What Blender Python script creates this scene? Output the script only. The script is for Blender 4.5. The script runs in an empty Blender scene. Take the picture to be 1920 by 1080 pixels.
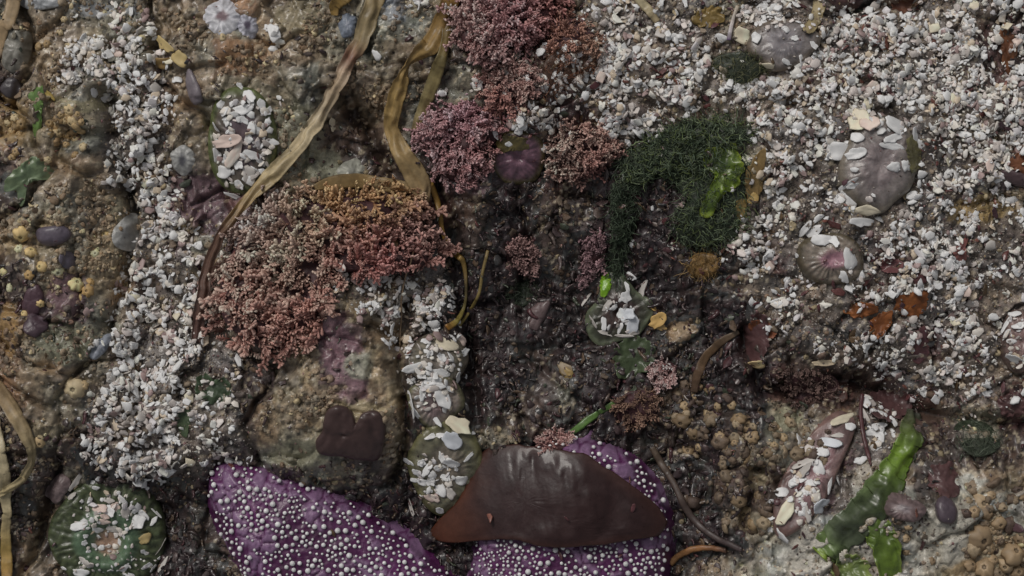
import bpy, math
import numpy as np
from mathutils import Matrix, Vector

# ------------------------------------------------------------------ camera, sky, sun, exposure
S = 0.00025                  # metres per picture pixel on the rock (0.48 m across the view)
DP = 3600.0                  # camera height above the rock, in the same pixel units
scene = bpy.context.scene
cam_data = bpy.data.cameras.new('camera')
cam = bpy.data.objects.new('camera', cam_data)
scene.collection.objects.link(cam)
cam.location = (0, 0, DP * S)
cam_data.sensor_width = 36
cam_data.lens = 36 * DP / 1920
cam_data.clip_start = 0.01
cam_data.clip_end = 400
scene.camera = cam

SUN_DIR = Vector((-0.45, 0.7, 0.85)).normalized()      # towards the sun: high, upper left
world = bpy.data.worlds.new('World')
scene.world = world
world.use_nodes = True
wn = world.node_tree.nodes
wl = world.node_tree.links
sky = wn.new('ShaderNodeTexSky')
sky.sky_type = 'NISHITA'
sky.sun_disc = False
sky.sun_elevation = math.asin(SUN_DIR.z)
sky.sun_rotation = math.atan2(SUN_DIR.x, SUN_DIR.y)
sky.dust_density = 4
hs = wn.new('ShaderNodeHueSaturation')
hs.inputs['Saturation'].default_value = 0.15            # overcast: nearly white light
wl.new(sky.outputs[0], hs.inputs['Color'])
wl.new(hs.outputs[0], wn['Background'].inputs['Color'])
wn['Background'].inputs['Strength'].default_value = 0.075
sun_data = bpy.data.lights.new('sun', 'SUN')
sun_data.energy = 1.5
sun_data.angle = math.radians(20)
sun_data.color = (1.0, 0.945, 0.88)
sun = bpy.data.objects.new('sun', sun_data)
scene.collection.objects.link(sun)
sun.rotation_euler = SUN_DIR.to_track_quat('Z', 'Y').to_euler()
sun.location = (-0.3, 0.4, 1)
vs = scene.view_settings
vs.view_transform = 'Standard'
vs.look = 'None'
vs.exposure = -0.5
vs.gamma = 1
LEVEL = 0.44                 # display level of a white surface: picture colour / LEVEL = base colour

# ------------------------------------------------------------------ small toolbox
rng = np.random.default_rng(11)
col_root = scene.collection

def alb(rgb):
    c = np.asarray(rgb, float) / 255.0
    lin = np.where(c <= 0.04045, c / 12.92, ((c + 0.055) / 1.055) ** 2.4)
    return np.clip(lin / LEVEL, 0.004, 0.86)

def sstep(a, b, x):
    t = np.clip((x - a) / (b - a), 0, 1)
    return t * t * (3 - 2 * t)

_tab = {}
def vnoise(x, y, seed):
    if seed not in _tab:
        _tab[seed] = np.random.default_rng(seed).random((256, 256))
    t = _tab[seed]
    x = np.asarray(x, float); y = np.asarray(y, float)
    xi = np.floor(x).astype(int); yi = np.floor(y).astype(int)
    fx = x - xi; fy = y - yi
    fx = fx * fx * fx * (fx * (fx * 6 - 15) + 10); fy = fy * fy * fy * (fy * (fy * 6 - 15) + 10)
    a = t[xi & 255, yi & 255]; b = t[(xi + 1) & 255, yi & 255]
    c = t[xi & 255, (yi + 1) & 255]; d = t[(xi + 1) & 255, (yi + 1) & 255]
    return ((a * (1 - fx) + b * fx) * (1 - fy) + (c * (1 - fx) + d * fx) * fy) * 2 - 1

def fbm(x, y, scale, octs, seed, gain=0.5):
    v = 0; a = 1; n = 0
    for o in range(octs):
        f = 2 ** o / scale
        v = v + a * vnoise(np.asarray(x) * f + 17.3 * o, np.asarray(y) * f + 9.1 * o, seed + o)
        n += a; a *= gain
    return v / n

def worley(x, y, scale, seed):
    r = np.random.default_rng(seed)
    jx = r.random((256, 256)); jy = r.random((256, 256)); jr = r.random((256, 256))
    x = np.asarray(x) / scale; y = np.asarray(y) / scale
    xi = np.floor(x).astype(int); yi = np.floor(y).astype(int)
    f1 = np.full(x.shape, 9.0); f2 = np.full(x.shape, 9.0); cid = np.zeros(x.shape)
    for dx in (-1, 0, 1):
        for dy in (-1, 0, 1):
            cx = xi + dx; cy = yi + dy
            d = np.hypot(cx + jx[cx & 255, cy & 255] - x, cy + jy[cx & 255, cy & 255] - y)
            near = d < f1
            f2 = np.where(near, f1, np.minimum(f2, d))
            cid = np.where(near, jr[cx & 255, cy & 255], cid)
            f1 = np.where(near, d, f1)
    return f1, f2, cid

def facets(x, y, scale, seed):
    r = np.random.default_rng(seed); jx, jy, ga, gb, gh = (r.random((256, 256)) for _ in range(5))
    x = np.asarray(x) / scale; y = np.asarray(y) / scale
    xi = np.floor(x).astype(int); yi = np.floor(y).astype(int); f1 = np.full(x.shape, 9.0); out = np.zeros(x.shape)
    for dx in (-1, 0, 1):
        for dy in (-1, 0, 1):
            i, j = (xi + dx) & 255, (yi + dy) & 255
            ox = x - (xi + dx + jx[i, j]); oy = y - (yi + dy + jy[i, j]); d = np.hypot(ox, oy); near = d < f1
            out = np.where(near, (ga[i, j] - .5) * 2 * ox + (gb[i, j] - .5) * 2 * oy + (gh[i, j] - .5), out); f1 = np.where(near, d, f1)
    return out

# ------------------------------------------------------------------ maps of the rock, one sign for each 40 px
ZONES = '''
baabbbbaaaoo aababbnbbeoo rreffffffbbf ffffdffffffe
baaabbbaaaab aaabbbbbbeee erefffffffbf ffffffffffre
baaabbbaaboo aaabbbaabeee frreffffffeb ffffffffffre
eaafbbfeaaoo abbaaaaaebbe frreffffffbb ffffffffffrf
eaabbbfeaaab bbbaaaabbbbe erreffffffff ffffffffffff
oaaabffeaabb bbbaeaabbemm eerrfffffbff ffffffffffff
occbbfffaabb bbbeeeabemmm merrefddddbf ffffffffffff
eaaaaffeaamb bbbbeeeeemme mdrrdddddddb fffffffffffr
eaaaafeammmm ebbbeeeeemmd drrrdddddddb fffffffffffr
ebbbacfmmmmm rrrrrrrrreed deeedddddbbe ffffffffffcc
accbacafammm rrrrrrrrreed deeedddddbbf ffffffffffff
cccbccffmbfm rrrrrrrrdeed deedddddddef fffffrffffff
ecccccfffccm rrrrrffffddd deedddddddef rffffrrfffff
eecmccefffcm rrrrfffffddd dddddddddeef ffffffffffff
eemmbaefffff rrracafffddd ddddddddddde ffffffffffff
ocembbffffff aacmmaafdddd dddddddaadde effffffrffff
obbbbefffffe ecammcaefddd eeddddddddde eefffffrffff
oaaabfffffee eacmgcaeeddd deeddddbdddd reeeerffffff
oabaffffffbe ecaamacdeedd eebddreedddd rrrreffrfffr
eabbfffffffe aaabcaadedde eeeddreeeeed beaaefeefbbr
ebbeefffffff abbbeaaeedbb eeddddeeedee babaffeeebbe
eeeedffffffe bbbbeeaedddd dddddddeedeb bbemfffeeeee
deebdddeedde edbbbeeddddd ddddddeddeeb eamfgaaeegaa
deebdddddeed dddddddddddd dddddddddeee efmfgegegggg
eeaddddddeee dddddddddddd ddddddddddab ggggggeeggcg
eadddddddeee dddddddddddd dddddddedddg ggggeggegccc
eaadddddddee dddddddddddd ddddddddeagg ggggggggccca'''
SHELLS = '''
000343400000 000000040000 000365201058 564354367757
000245800000 600000000000 000577267203 216788767735
002788860000 000003000002 440044588210 236887877744
003899971000 000000020025 540466677356 457886867767
000045870000 200000002300 303565577777 677788767888
000006770000 300000000000 552467753148 886434366888
000005640000 200000000001 331034430026 555311157887
000007630000 100000000000 020021000015 764200037774
000006760000 000000000000 000000100034 565400167764
000000353000 200000000100 000002330042 643542476455
000000687250 000000000000 000001230036 324234775532
000000566530 000000000000 000000230058 300045785424
000000673400 000230000000 000000000028 310054786534
000003777500 000566667600 000000000000 653166655654
000006888600 000047777300 000000000002 543235147634
000037677300 000002677000 000000000002 331336757534
000005536630 000000476500 000000000000 114665547624
000056666340 000000066500 000000000000 102126666432
000045676030 000000000000 000000000000 000023544734
000356783650 000000000000 000000000000 000004101510
000057885650 000000000000 000000000000 000000000000
000067775563 000000000000 000000000000 000000000000
000024763100 000000000000 000000000000 000000000000
000000000000 000000000000 000000000000 000000000000
000000000000 000000000000 000000000000 000000000000
000000000000 000000000000 000000000000 000000000000
000000000000 000000000000 000000000000 000000000000'''
def read_map(txt):
    rows = [r.replace(' ', '') for r in txt.strip().split('\n')]
    assert len(rows) == 27 and all(len(r) == 48 for r in rows), [len(r) for r in rows]
    return np.array([list(r) for r in rows])
ZONE = read_map(ZONES)
SHELL = read_map(SHELLS).astype(float) / 9
def cell_lookup(arr, u, v):                             # smooth lookup of a 27 x 48 map
    x = np.clip(np.asarray(u) / 40 - 0.5, 0, 46.999); y = np.clip(np.asarray(v) / 40 - 0.5, 0, 25.999)
    i = x.astype(int); j = y.astype(int); fx = x - i; fy = y - j
    if arr.ndim == 3:
        fx = fx[..., None]; fy = fy[..., None]
    return (arr[j, i] * (1 - fx) + arr[j, i + 1] * fx) * (1 - fy) + (arr[j + 1, i] * (1 - fx) + arr[j + 1, i + 1] * fx) * fy
def cell_near(arr, u, v):
    return arr[np.clip((np.asarray(v) // 40).astype(int), 0, 26), np.clip((np.asarray(u) // 40).astype(int), 0, 47)]
PAL = dict(a=(95, 84, 70), b=(90, 86, 75), c=(112, 100, 80), d=(35, 27, 28), e=(54, 45, 41), f=(80, 73, 68), g=(120, 117, 109),
           m=(72, 56, 59), o=(90, 70, 54), r=(58, 40, 38), n=(88, 90, 92))
GRAIN = dict(a=.85, b=.5, c=1, d=.03, e=.3, f=.08, g=.16, m=.2, o=.8, r=.15, n=.2)
TURF = dict(a=.03, b=.03, c=0, d=1, e=.45, f=0, g=0, m=.06, o=.05, r=.35, n=0)
GRIT = dict(a=.08, b=.1, c=.03, d=.0, e=.04, f=1, g=.3, m=.1, o=.05, r=.05, n=.1)
def zmap(d):
    return np.vectorize(lambda k: d[k])(ZONE).astype(float)
ZCOL = np.array([[alb(PAL[k]) for k in row] for row in ZONE])
ZGRAIN, ZTURF, ZGRIT = zmap(GRAIN), zmap(TURF), zmap(GRIT)

# ------------------------------------------------------------------ the rock as one sheet
def axis(lo, hi, dlo, dhi, step, coarse):
    return np.concatenate([np.arange(lo, dlo, coarse), np.arange(dlo, dhi, step), np.arange(dhi, hi + 1, coarse)])
AU = axis(-700, 2620, -120, 2041, 3.2, 14)
AV = axis(-600, 2100, -95, 1176, 3.2, 14)
GU, GV = np.meshgrid(AU, AV)
BUMPS = [  # u, v, ru, rv, height
    (110, 270, 120, 120, 34), (110, 545, 140, 170, 40), (440, 170, 170, 150, 30), (615, 730, 150, 170, 52), (560, 480, 170, 130, 18),
    (1090, 560, 230, 270, -46), (1640, 250, 330, 260, 26), (1560, 480, 200, 150, 10), (1720, 1020, 270, 130, 46), (1650, 740, 260, 60, -20),
    (200, 980, 150, 110, -34), (1240, 930, 130, 150, -34), (1395, 850, 55, 140, 26), (680, 270, 60, 80, -34), (900, 60, 120, 90, 22),
    (1120, 170, 180, 120, 26), (250, 560, 60, 200, -8), (310, 800, 130, 120, 18), (140, 120, 110, 90, 16), (960, 200, 100, 90, 14),
    (930, 410, 60, 90, 26), (1040, 420, 50, 80, 20), (620, 1180, 500, 180, -24), (90, 800, 80, 140, 22), (1230, 380, 120, 120, 8), (590, 985, 270, 95, -34), (440, 900, 90, 60, -22)]
CRACKS = [  # polyline, width, depth
    ([(40, 0), (58, 60), (60, 130), (30, 200)], 9, 26), ([(205, 180), (218, 260), (232, 340), (246, 420), (240, 520), (205, 620)], 11, 30),
    ([(284, 0), (290, 90), (300, 160), (385, 215), (420, 300)], 7, 18), ([(310, 320), (345, 390), (420, 350), (450, 400)], 5, 12),
    ([(0, 180), (60, 230), (90, 300), (60, 390), (0, 420)], 6, 16), ([(0, 640), (70, 680), (150, 700), (190, 640)], 5, 12),
    ([(760, 560), (750, 680), (760, 800), (740, 900)], 12, 30), ([(600, 560), (640, 590), (690, 600), (740, 620)], 5, 10),
    ([(820, 340), (850, 460), (880, 620), (890, 800)], 14, 24), ([(1400, 620), (1440, 740), (1600, 720), (1760, 780), (1920, 800)], 16, 26),
    ([(1420, 880), (1400, 980), (1440, 1080)], 13, 26), ([(1500, 1040), (1600, 1010), (1700, 860)], 5, 8), ([(120, 860), (80, 920), (40, 1080)], 10, 20),
    ([(440, 640), (520, 690), (470, 800), (490, 860)], 6, 16), ([(960, 350), (985, 430), (975, 560)], 10, 18), ([(640, 180), (690, 250), (740, 330)], 12, 22),
    ([(1480, 0), (1560, 30), (1700, 20)], 14, 14), ([(430, 40), (520, 90), (600, 60)], 5, 10)]
def seg_dist(u, v, pts):
    d = np.full(u.shape, 1e9)
    for (x0, y0), (x1, y1) in zip(pts[:-1], pts[1:]):
        dx, dy = x1 - x0, y1 - y0
        t = np.clip(((u - x0) * dx + (v - y0) * dy) / (dx * dx + dy * dy), 0, 1)
        d = np.minimum(d, np.hypot(u - x0 - t * dx, v - y0 - t * dy))
    return d
wu = GU + 16 * fbm(GU, GV, 60, 3, 101); wv = GV + 16 * fbm(GU, GV, 60, 3, 131)
H = np.zeros(GU.shape)
for (bu, bv, ru, rv, hh) in BUMPS:
    r2 = ((wu - bu) / ru) ** 2 + ((wv - bv) / rv) ** 2
    H += 1.5 * hh * np.exp(-np.clip(r2, 0, 30) ** 1.4 * 0.7)
H += 20 * fbm(wu, wv, 210, 3, 201) + 9 * fbm(wu, wv, 70, 4, 211, 0.6) + 13 * facets(wu, wv, 62, 215) + 6 * facets(GU + 5 * fbm(GU, GV, 18, 2, 216), GV + 5 * fbm(GU, GV, 18, 2, 217), 24, 218)
for pts, w, dep in CRACKS:
    d = seg_dist(wu, wv, pts)
    H -= 1.6 * dep * np.exp(-(d / w) ** 2)
f1, f2, cb = worley(wu, wv, 120, 301)                   # blocks of the conglomerate
H += 18 * (cb - 0.5) * sstep(0, 0.15, f2 - f1) - 12 * np.exp(-((f2 - f1) / 0.07) ** 2)
HS = H.copy()                                           # without the fine relief, for things that bridge it
H_before = H.copy()
zg = cell_lookup(ZGRAIN, wu, wv); zt = cell_lookup(ZTURF, wu, wv)
f1, f2, c1 = worley(GU + 4 * fbm(GU, GV, 20, 2, 311), GV, 17, 321)
g1, g2, c2 = worley(GU, GV + 3 * fbm(GU, GV, 15, 2, 331), 8.5, 341)
H += (0.6 + 2.2 * zg) * (np.sqrt(np.clip(1 - (f1 / 0.75) ** 2, 0, 1)) * c1) + 1.8 * zg * facets(GU, GV, 9, 319) + 1.0 * np.sqrt(np.clip(1 - (g1 / 0.75) ** 2, 0, 1)) * c2
H += zt * (5 * fbm(GU * 1.5, GV * 0.7, 16, 3, 351) + 11 * fbm(GU + 10 * fbm(GU, GV, 60, 2, 353), GV * 0.2, 20, 3, 355)) + 2.2 * fbm(GU, GV, 22, 4, 361)
k1, k2, kc = worley(GU, GV, 26, 371)
H -= 5 * (kc > 0.8) * np.clip(1 - k1 / 0.35, 0, 1)      # pits and bore holes
inner = sstep(150, 90, np.maximum.reduce([-GU, GU - 1920, -GV + 20, GV - 1100]))
H = H_before + (H - H_before) * inner                    # fine relief where the sheet is fine
edge = np.maximum.reduce([-250 - GU, GU - 2170, -200 - GV, GV - 1500, 0 * GU])
H -= 0.05 * edge + 0.0002 * edge ** 2
IU = 960 + (GU - 960) * DP / (DP - H); IV = 540 + (GV - 540) * DP / (DP - H)
wu2 = IU + 15 * fbm(IU, IV, 36, 4, 401); wv2 = IV + 15 * fbm(IU, IV, 36, 4, 431)
base = 0.55 * cell_near(ZCOL, wu2, wv2) + 0.45 * cell_lookup(ZCOL, wu2, wv2)
tone = 1 + 0.5 * fbm(IU, IV, 90, 4, 451) + 0.45 * fbm(IU, IV, 14, 3, 461)
tone *= 0.72 + 0.6 * c1
warm = np.stack([1 + 0.16 * fbm(IU, IV, 45, 3, 471), 1 + 0.05 * fbm(IU, IV, 30, 3, 475), 1 - 0.2 * fbm(IU, IV, 45, 3, 471)], -1)
TC = base * np.clip(tone, 0.25, 2.2)[..., None] * warm
sp = (c2 > 0.86)[..., None] * (g1 < 0.45)[..., None]    # pale mineral specks
TC = np.where(sp, TC * 0.45 + np.array(alb((150, 140, 120))) * 0.5, TC)
sp = ((c2 < 0.13) & (g1 < 0.5))[..., None]              # dark mineral specks
TC = np.where(sp, TC * 0.4, TC)
# encrusting patches with their own outline: mauve crust, pale crust, orange film
PATCH = [(648, 668, 34, 85, 0.25, (92, 70, 76)), (672, 690, 30, 30, 0, (112, 112, 100)), (660, 772, 70, 16, 0, (118, 108, 86)), (360, 370, 62, 46, 0, (80, 64, 68)),
         (110, 545, 16, 30, -0.3, (84, 64, 68)), (560, 850, 60, 30, 0, (88, 86, 72)), (120, 640, 60, 40, 0, (82, 82, 68)), (455, 105, 55, 35, 0, (98, 74, 52)),
         (545, 255, 60, 60, 0, (98, 96, 82)), (430, 190, 70, 40, 0.4, (98, 92, 78)), (150, 200, 55, 14, 0, (104, 98, 78)), (1480, 790, 30, 20, 0.2, (110, 108, 90)),
         (600, 310, 40, 40, 0, (100, 100, 86)), (1560, 1030, 90, 50, 0, (132, 128, 120)), (1760, 1000, 70, 60, 0, (130, 127, 118)), (1640, 890, 40, 30, 0, (118, 112, 102)),
         (620, 655, 20, 40, 0.5, (86, 64, 70)), (1810, 905, 40, 16, 0, (130, 130, 124)), (560, 30, 50, 30, 0, (98, 90, 72)), (1840, 390, 70, 24, 0.2, (122, 104, 70)),
         (25, 220, 26, 60, 0, (100, 84, 58)), (15, 620, 16, 50, 0, (110, 88, 56)), (25, 350, 40, 20, 0, (60, 62, 60)), (200, 20, 70, 14, 0, (96, 98, 100))]
for (pu, pv, ru, rv, ro, pc) in PATCH:
    du, dv = wu2 - pu, wv2 - pv
    a, b = du * math.cos(ro) - dv * math.sin(ro), du * math.sin(ro) + dv * math.cos(ro)
    m = sstep(1.15, 0.85, np.hypot(a / ru, b / rv) + 0.25 * fbm(IU, IV, 18, 3, 481))[..., None]
    TC = TC * (1 - m * 0.85) + m * 0.85 * np.array(alb(pc)) * np.clip(0.75 + 0.35 * tone[..., None], 0.5, 1.4)
TC = TC * inner[..., None] + (1 - inner[..., None]) * (base * (1 + 0.35 * fbm(IU, IV, 90, 2, 491))[..., None])
TC = np.where((zt > 0.5)[..., None], np.minimum(TC, 0.055 + 0.0 * TC), TC); TC = np.clip(TC, 0.004, 0.7)

def bil(arr, X, Y):                                     # sample a grid at plane coordinates
    U = np.clip(np.asarray(X) + 960, AU[0], AU[-1] - 0.01); V = np.clip(540 - np.asarray(Y), AV[0], AV[-1] - 0.01)
    i = np.clip(np.searchsorted(AU, U, 'right') - 1, 0, len(AU) - 2); j = np.clip(np.searchsorted(AV, V, 'right') - 1, 0, len(AV) - 2)
    fx = (U - AU[i]) / (AU[i + 1] - AU[i]); fy = (V - AV[j]) / (AV[j + 1] - AV[j])
    return (arr[j, i] * (1 - fx) + arr[j, i + 1] * fx) * (1 - fy) + (arr[j + 1, i] * (1 - fx) + arr[j + 1, i + 1] * fx) * fy
overlays = []                                           # tops of the things already set down
def top(X, Y, smooth=False):
    X = np.asarray(X, float); Y = np.asarray(Y, float)
    z = bil(HS if smooth else H, X, Y)
    if smooth: z = z + 3
    for (x0, x1, y0, y1), fn in overlays:
        m = (X > x0) & (X < x1) & (Y > y0) & (Y < y1)
        if m.any():
            z = np.array(z); z[m] = np.maximum(z[m], fn(X[m], Y[m]))
    return z
def plane(u, v):                                        # picture place -> point on what lies there
    u = np.asarray(u, float); v = np.asarray(v, float); z = np.zeros(u.shape)
    for _ in range(4):
        X = (u - 960) * (1 - z / DP); Y = (540 - v) * (1 - z / DP); z = top(X, Y)
    return X, Y, z
def normals(X, Y, e=5.0):
    n = np.stack([top(X - e, Y) - top(X + e, Y), top(X, Y - e) - top(X, Y + e), np.full(np.shape(X), 2 * e)], -1)
    return n / np.linalg.norm(n, axis=-1, keepdims=True)

# ------------------------------------------------------------------ materials
def material(name, rough=0.5, var=0.3, nscale=500, bump=0.3, bscale=1500, coat=0.0, sss=0.0, trans=0.0, coat_rough=0.15, bdist=0.0004, spec=0.5):
    m = bpy.data.materials.new(name); m.use_nodes = True
    n = m.node_tree.nodes; l = m.node_tree.links; p = n['Principled BSDF']
    at = n.new('ShaderNodeAttribute'); at.attribute_name = 'col'
    tc = n.new('ShaderNodeTexCoord')
    nz = n.new('ShaderNodeTexNoise'); nz.inputs['Scale'].default_value = nscale; nz.inputs['Detail'].default_value = 6; nz.inputs['Roughness'].default_value = 0.65
    l.new(tc.outputs['Object'], nz.inputs['Vector'])
    mr = n.new('ShaderNodeMapRange'); mr.inputs['From Min'].default_value = 0.3; mr.inputs['From Max'].default_value = 0.7
    mr.inputs['To Min'].default_value = 1 - var; mr.inputs['To Max'].default_value = 1 + var
    l.new(nz.outputs['Fac'], mr.inputs['Value'])
    mx = n.new('ShaderNodeVectorMath'); mx.operation = 'SCALE'
    l.new(at.outputs['Color'], mx.inputs[0]); l.new(mr.outputs[0], mx.inputs['Scale'])
    l.new(mx.outputs[0], p.inputs['Base Color'])
    rr = n.new('ShaderNodeMapRange'); rr.inputs['From Min'].default_value = 0.3; rr.inputs['From Max'].default_value = 0.7
    rr.inputs['To Min'].default_value = max(rough - 0.15, 0.05); rr.inputs['To Max'].default_value = min(rough + 0.15, 1)
    l.new(nz.outputs['Fac'], rr.inputs['Value']); l.new(rr.outputs[0], p.inputs['Roughness'])
    nb = n.new('ShaderNodeTexNoise'); nb.inputs['Scale'].default_value = bscale; nb.inputs['Detail'].default_value = 4
    l.new(tc.outputs['Object'], nb.inputs['Vector'])
    bp = n.new('ShaderNodeBump'); bp.inputs['Strength'].default_value = bump; bp.inputs['Distance'].default_value = bdist
    l.new(nb.outputs['Fac'], bp.inputs['Height']); l.new(bp.outputs[0], p.inputs['Normal'])
    p.inputs['Specular IOR Level'].default_value = spec
    if coat:
        p.inputs['Coat Weight'].default_value = coat; p.inputs['Coat Roughness'].default_value = coat_rough
    if sss:
        p.inputs['Subsurface Weight'].default_value = sss; p.inputs['Subsurface Radius'].default_value = (0.004, 0.002, 0.0015); p.inputs['Subsurface Scale'].default_value = 0.5
    if trans:
        tr = n.new('ShaderNodeBsdfTranslucent'); l.new(mx.outputs[0], tr.inputs['Color'])
        ms = n.new('ShaderNodeMixShader'); ms.inputs[0].default_value = trans
        l.new(p.outputs[0], ms.inputs[1]); l.new(tr.outputs[0], ms.inputs[2]); l.new(ms.outputs[0], n['Material Output'].inputs['Surface'])
    return m
M = dict(
    rock=material('wet_rock', 0.5, 0.4, 700, 0.8, 1500, coat=0.45, coat_rough=0.14),
    shell=material('shell', 0.5, 0.12, 300, 0.25, 900),
    grit=material('shell_grit', 0.6, 0.2, 400, 0.2, 1500),
    barn=material('barnacle', 0.6, 0.35, 600, 0.5, 1800),
    coral=material('coralline', 0.6, 0.2, 600, 0.3, 2000),
    turf=material('dark_turf', 0.32, 0.4, 500, 0.3, 1500, coat=0.3, coat_rough=0.14),
    moss=material('green_turf', 0.5, 0.35, 500, 0.3, 1500, coat=0.1),
    blade=material('kelp_blade', 0.4, 0.2, 200, 0.3, 600, coat=0.22, coat_rough=0.1, spec=0.3),
    leaf=material('sea_lettuce', 0.34, 0.3, 220, 0.35, 600, coat=0.3, trans=0.15),
    dry=material('ribbon_kelp', 0.5, 0.25, 260, 0.4, 700, coat=0.12, trans=0.12),
    flesh=material('anemone_flesh', 0.38, 0.25, 350, 0.5, 1100, coat=0.25, sss=0.12),
    star=material('sea_star_skin', 0.42, 0.22, 450, 0.5, 1300, coat=0.2),
    bead=material('sea_star_bead', 0.45, 0.08, 600, 0.1, 1500),
    stone=material('smooth_stone', 0.42, 0.2, 420, 0.35, 1500, coat=0.15))

# ------------------------------------------------------------------ mesh building
def make_mesh(name, V, F, C, smooth=True):
    """V n x 3 in pixel units, F list of index arrays (m x 3 or m x 4), C n x 3"""
    me = bpy.data.meshes.new(name)
    if not isinstance(F, (list, tuple)): F = [F]
    F = [np.asarray(f) for f in F if len(f)]
    V = np.asarray(V, float) * S
    me.vertices.add(len(V)); me.vertices.foreach_set('co', V.astype(np.float32).ravel())
    li = np.concatenate([f.ravel() for f in F]).astype(np.int32)
    tot = np.concatenate([np.full(len(f), f.shape[1]) for f in F]).astype(np.int32)
    st = np.concatenate([[0], np.cumsum(tot)[:-1]]).astype(np.int32)
    me.loops.add(len(li)); me.loops.foreach_set('vertex_index', li)
    me.polygons.add(len(tot)); me.polygons.foreach_set('loop_start', st); me.polygons.foreach_set('loop_total', tot)
    me.polygons.foreach_set('use_smooth', np.full(len(tot), smooth, dtype=bool))
    at = me.attributes.new('col', 'FLOAT_COLOR', 'POINT')
    C = np.broadcast_to(np.asarray(C, float), (len(V), 3))
    at.data.foreach_set('color', np.concatenate([C, np.ones((len(V), 1))], 1).astype(np.float32).ravel())
    me.update(calc_edges=True)
    return me
def link(name, me, m=None, parent=None, loc=None):
    if m and not me.materials: me.materials.append(M[m])
    o = bpy.data.objects.new(name, me); col_root.objects.link(o)
    if parent: o.parent = parent
    if loc is not None: o.location = Vector(loc) * S
    return o
def tag(o, label=None, cat=None, group=None, kind=None):
    if label: o['label'] = label
    if cat: o['category'] = cat
    if group: o['group'] = group
    if kind: o['kind'] = kind
    return o
def empty(name, X, Y, Z):
    o = bpy.data.objects.new(name, None); col_root.objects.link(o)
    o.empty_display_size = 0.005; o.location = (X * S, Y * S, Z * S)
    return o
def at_base(name, V, F, C, m, parent=None, base=None, smooth=True):
    """mesh given in plane coordinates; the object's origin goes to its base"""
    V = np.asarray(V, float)
    if base is None: base = np.array([V[:, 0].mean(), V[:, 1].mean(), V[:, 2].min()])
    o = link(name, make_mesh(name, V - base, F, C, smooth), m, parent)
    if parent is None: o.location = Vector(base) * S
    else: o.location = Vector(base) * S - parent.location
    return o

# rock sheet
nv, nu = GU.shape
idx = np.arange(nv * nu).reshape(nv, nu)
quads = np.stack([idx[1:, :-1], idx[1:, 1:], idx[:-1, 1:], idx[:-1, :-1]], -1).reshape(-1, 4)
rock = link('rock_terrain', make_mesh('rock_terrain', np.stack([GU - 960, 540 - GV, H], -1).reshape(-1, 3), quads, TC.reshape(-1, 3)), 'rock')
tag(rock, 'wet brown and grey tide pool rock covered in life', kind='structure')
gx = np.array([-60000, -8000, 8000, 60000.0])
GX, GY = np.meshgrid(gx, gx)
gi = np.arange(16).reshape(4, 4)
gq = np.stack([gi[:-1, :-1], gi[:-1, 1:], gi[1:, 1:], gi[1:, :-1]], -1).reshape(-1, 4)
ground = link('ground', make_mesh('ground', np.stack([GX, GY, np.full(GX.shape, -110.0)], -1).reshape(-1, 3), gq, alb(PAL['e'])), 'rock')
tag(ground, 'dark wet shore rock around the pool', kind='structure')

def catmull(P, n, closed=False):
    P = np.asarray(P, float); k = len(P)
    if closed: Q = np.concatenate([P[-1:], P, P[:2]]); segs = k
    else: Q = np.concatenate([2 * P[:1] - P[1:2], P, 2 * P[-1:] - P[-2:-1]]); segs = k - 1
    t = np.linspace(0, segs, n, endpoint=not closed)
    i = np.minimum(t.astype(int), segs - 1); f = (t - i)[:, None]
    a, b, c, d = Q[i], Q[i + 1], Q[i + 2], Q[i + 3]
    return 0.5 * (2 * b + (c - a) * f + (2 * a - 5 * b + 4 * c - d) * f ** 2 + (3 * b - a - 3 * c + d) * f ** 3)

def ell(cu, cv, ru, rv, rot=0, irr=0.08, seed=0, n=22):
    r = np.random.default_rng(seed); th = np.arange(n) * 2 * math.pi / n
    k = 1 + irr * sum(r.normal() / (j ** 0.7) * np.cos(j * th + r.random() * 6.3) for j in range(2, 7))
    x, y = ru * k * np.cos(th), rv * k * np.sin(th); ro = math.radians(rot)
    return [(cu + a * math.cos(ro) - b * math.sin(ro), cv + a * math.sin(ro) + b * math.cos(ro)) for a, b in zip(x, y)]

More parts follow.
